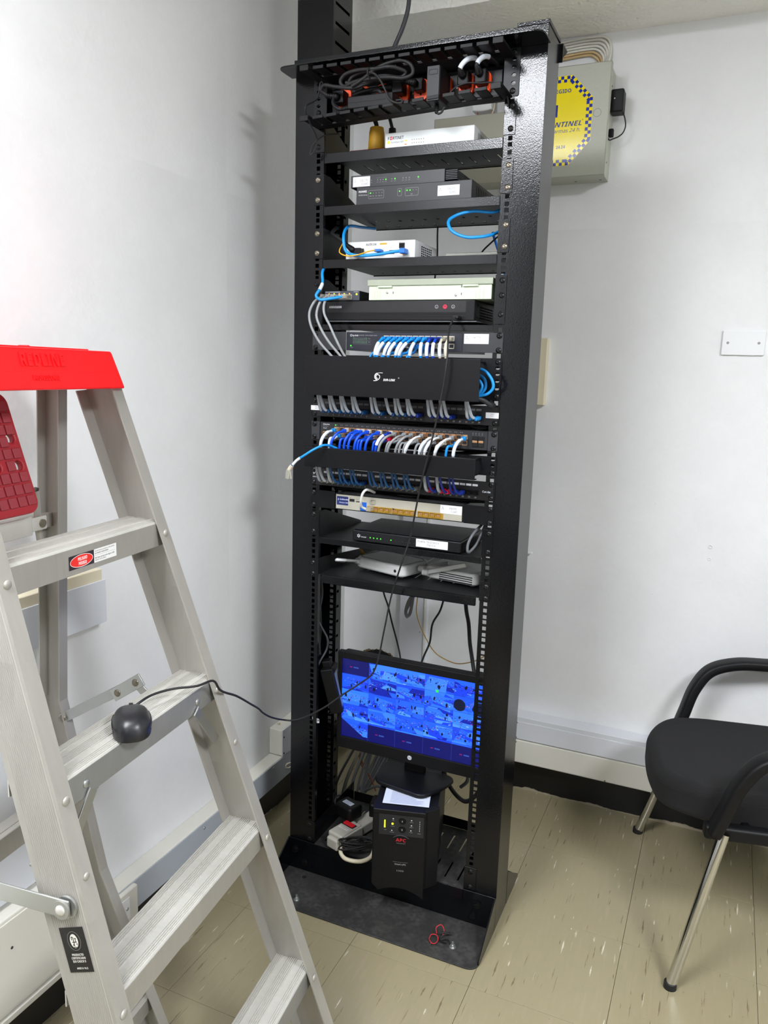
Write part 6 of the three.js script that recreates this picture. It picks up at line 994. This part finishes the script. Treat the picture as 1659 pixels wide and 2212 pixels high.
{ // computer mouse on the third step
  const a = 1.6749, pos = [-0.028, 0.8191 + 0.0224, -0.282]; // ladder frame
  const w = V(...pos).applyAxisAngle(V(0, 1, 0), a).add(V(0.213, 0, 0.8116));
  const dir = V(0.80, 0, -0.60).applyAxisAngle(V(0, 1, 0), a); // nose direction
  const t = thing('computer_mouse', 'black wired computer mouse lying on a ladder step', 'mouse', w.toArray(), Math.atan2(dir.x, dir.z));
  const g = new THREE.SphereGeometry(1, 40, 26), p = g.attributes.position;
  for (let i = 0; i < p.count; i++) { let x = p.getX(i), y = p.getY(i), z = p.getZ(i); const q = v => Math.sign(v) * Math.pow(Math.abs(v), 0.62), rad = Math.hypot(x, z) || 1e-6, ux = x / rad, uz = z / rad, f = rad < 1e-5 ? 0 : 1 / Math.pow(Math.pow(Math.abs(ux), 2.8) + Math.pow(Math.abs(uz), 2.8), 1 / 2.8), R = Math.pow(rad, 0.62) * f; x = ux * R * 0.0285 * (1 - 0.07 * uz * R * uz * R); z = uz * R * 0.0475; y = y < 0 ? -0.004 : Math.pow(y, 0.9) * 0.0285 * (1 - 0.10 * (z / 0.0475) - 0.12 * Math.pow(Math.max(0, z / 0.0475), 2)); p.setXYZ(i, x, y + 0.0045, z); }
  g.computeVertexNormals(); part(t, 'shell', g, std(0x1b1b1e, 0.36));
  part(t, 'button_split', tube([[0, 0.0322, 0.006], [0, 0.0285, 0.024], [0, 0.0225, 0.038]], 0.0007, 16, false, 5), M.dark); part(t, 'wheel', new THREE.CylinderGeometry(0.009, 0.009, 0.006, 20).rotateZ(Math.PI / 2).translate(0, 0.0215, 0.026), M.rubber);
  for (const s of [-1, 1]) part(t, 'side_trim', tube([[s * 0.0262, 0.014, -0.036], [s * 0.0285, 0.013, -0.01], [s * 0.0283, 0.011, 0.018], [s * 0.0262, 0.010, 0.036]], 0.0008, 24, false, 5), M.grey);
  part(t, 'strain_relief', new THREE.CylinderGeometry(0.0025, 0.0036, 0.010, 12).rotateX(Math.PI / 2).translate(0, 0.008, 0.050), M.rubber);
  const nose = V(0, 0.008, 0.054).applyAxisAngle(V(0, 1, 0), Math.atan2(dir.x, dir.z)).add(w);
  const L = (x, h, z) => V(x, h, z).applyAxisAngle(V(0, 1, 0), a).add(V(0.213, 0, 0.8116)).toArray();
  const pts = [nose.toArray(), L(0.018, 0.860, -0.303), L(0.048, 0.863, -0.298), L(0.082, 0.863, -0.280), L(0.108, 0.862, -0.252), L(0.148, 0.857, -0.245), [-0.055, 0.826, 0.657], [-0.076, 0.779, 0.576], [-0.097, 0.728, 0.498], [-0.126, 0.682, 0.424], [-0.160, 0.636, 0.353], [-0.189, 0.590, 0.279], [-0.214, 0.546, 0.201], [-0.236, 0.509, 0.13], [-0.225, 0.508, 0.125], [-0.202, 0.512, 0.112], [-0.146, 0.546, 0.092], [-0.105, 0.581, 0.074], [-0.060, 0.617, 0.058], [-0.034, 0.642, 0.050], [-0.023, 0.674, 0.045], [-0.008, 0.76, 0.042], [0.007, 0.844, 0.042], [0.040, 0.940, 0.060], [0.054, 0.996, 0.052], [0.088, 1.128, 0.082], [0.122, 1.260, 0.098], [0.138, 1.342, 0.102], [0.146, 1.417, 0.100], [0.134, 1.478, 0.062], [0.131, 1.502, 0.032], [0.1335, 1.511, 0.022]];
  single('mouse_cord', 'long black mouse cord rising from the ladder step to the black recorder', 'cord', [tube(pts, 0.0021, 260), bx(0.128, 0.140, 1.5085, 1.5145, -0.004, 0.022, 0.001)], M.rubber);
}
{ // visitor chair at the right edge (local z forward, x towards the viewer)
  const t = thing('visitor_chair', 'black mesh visitor chair with loop arms and chrome legs at the right edge', 'chair', [0.654, 0, -0.311], -1.352);
  const seat = new THREE.Shape(); seat.moveTo(-0.215, -0.44); seat.lineTo(-0.225, -0.14); seat.quadraticCurveTo(-0.215, 0.010, -0.10, 0.036); seat.quadraticCurveTo(0, 0.048, 0.10, 0.036); seat.quadraticCurveTo(0.215, 0.010, 0.225, -0.14); seat.lineTo(0.215, -0.44); seat.closePath();
  const g = new THREE.ExtrudeGeometry(seat, { depth: 0.042, bevelEnabled: true, bevelThickness: 0.022, bevelSize: 0.022, bevelOffset: -0.022, bevelSegments: 6, curveSegments: 20, steps: 1 });
  toY(g.scale(1, -1, 1)); // shape y -> +z
  { const p = g.attributes.position; for (let i = 0; i < p.count; i++) { const z = p.getZ(i), x = p.getX(i); let y = p.getY(i); y -= 0.05 * Math.pow(Math.max(0, (z + 0.06) / 0.13), 2) + 0.012 * Math.pow(Math.abs(x) / 0.225, 3); p.setY(i, y); } }
  flipAll(g); g.computeVertexNormals(); part(t, 'seat', g.translate(0, 0.388, 0), M.mesh, 'black mesh seat pad');
  for (const s of [-1, 1]) {
    const prof = rrShape(-0.011, -0.022, 0.011, 0.022, 0.008);
    const path = curve([[s * 0.262, 0.372, -0.070], [s * 0.268, 0.43, -0.088], [s * 0.275, 0.505, -0.112], [s * 0.280, 0.560, -0.150], [s * 0.281, 0.586, -0.215], [s * 0.281, 0.592, -0.30], [s * 0.281, 0.592, -0.42], [s * 0.279, 0.575, -0.475], [s * 0.274, 0.52, -0.505]]);
    part(t, 'armrest', sweep(path, 0.015, 0.026, 60), M.plastic);
    part(t, 'arm_bracket', bx(s * 0.25 - 0.016, s * 0.25 + 0.016, 0.352, 0.386, -0.46, -0.050, 0.008), M.plastic);
    part(t, 'front_leg', tube([[s * 0.318, 0.006, 0.0], [s * 0.300, 0.128, -0.031], [s * 0.282, 0.25, -0.061], [s * 0.264, 0.372, -0.092]], 0.0125, 40, false, 14), M.chrome); part(t, 'foot_cap', cyl(0.0145, 0.015, 0.014, 16).translate(s * 0.3185, 0.007, 0.001), M.rubber);
    part(t, 'rear_leg', tube([[s * 0.300, 0.006, -0.58], [s * 0.285, 0.18, -0.53], [s * 0.27, 0.36, -0.47], [s * 0.25, 0.55, -0.50], [s * 0.22, 0.80, -0.57]], 0.0125, 40, false, 14), M.chrome); part(t, 'foot_cap', cyl(0.0145, 0.015, 0.014, 16).translate(s * 0.3005, 0.007, -0.58), M.rubber);
  }
  part(t, 'under_frame', [bx(-0.262, 0.262, 0.366, 0.384, -0.155, -0.135, 0.006), bx(-0.262, 0.262, 0.366, 0.384, -0.44, -0.42, 0.006)], M.plastic);
  part(t, 'backrest', ext(rrShape(-0.225, 0.52, 0.225, 0.90, 0.06), 0.025, 0.008, 3).rotateX(-0.16).translate(0, 0.0, -0.45), M.mesh);
}
function flipAll(g) { const ix = g.index; if (ix) { for (let i = 0; i < ix.count; i += 3) { const a = ix.getX(i + 1); ix.setX(i + 1, ix.getX(i + 2)); ix.setX(i + 2, a); } } else { const p = g.attributes; for (const k of ['position', 'normal', 'uv']) { const a = p[k], s = a.itemSize; for (let i = 0; i < a.count; i += 3) for (let c = 0; c < s; c++) { const v = a.array[(i + 1) * s + c]; a.array[(i + 1) * s + c] = a.array[(i + 2) * s + c]; a.array[(i + 2) * s + c] = v; } } } }
function sweep(c, a, b, n) { // rounded flat bar: half width a across, b along x
  const P = [], I = [], m = 20;
  for (let i = 0; i <= n; i++) { const o = c.getPoint(i / n), T = c.getTangent(i / n), X = V(1, 0, 0).addScaledVector(T, -T.x).normalize(), Y = V().crossVectors(T, X); for (let k = 0; k < m; k++) { const th = k / m * 6.28319, cx = Math.cos(th), cy = Math.sin(th), e = v => Math.sign(v) * Math.pow(Math.abs(v), 0.6); P.push(...o.clone().addScaledVector(X, e(cx) * b).addScaledVector(Y, e(cy) * a).toArray()); } }
  for (let i = 0; i < n; i++) for (let k = 0; k < m; k++) { const q = i * m + k, r = i * m + (k + 1) % m; I.push(q, q + m, r, r, q + m, r + m); }
  for (let k = 1; k < m - 1; k++) { I.push(0, k, k + 1, n * m, n * m + k + 1, n * m + k); }
  const g = new THREE.BufferGeometry(); g.setAttribute('position', new THREE.Float32BufferAttribute(P, 3)); g.setIndex(I); g.computeVertexNormals(); return g;
}
// ---------------------------------------------------------------- put every thing's origin at its base
for (const o of scene.children) if (o.userData.rebase) {
  delete o.userData.rebase; const b = new THREE.Box3().setFromObject(o); if (b.isEmpty()) continue;
  const c = V((b.min.x + b.max.x) / 2, b.min.y, (b.min.z + b.max.z) / 2);
  if (o.isMesh) { o.geometry = o.geometry.clone().translate(-c.x, -c.y, -c.z); o.position.copy(c); }
  else { for (const k of o.children) k.position.sub(c); o.position.copy(c); }
}
renderer.render(scene, camera);
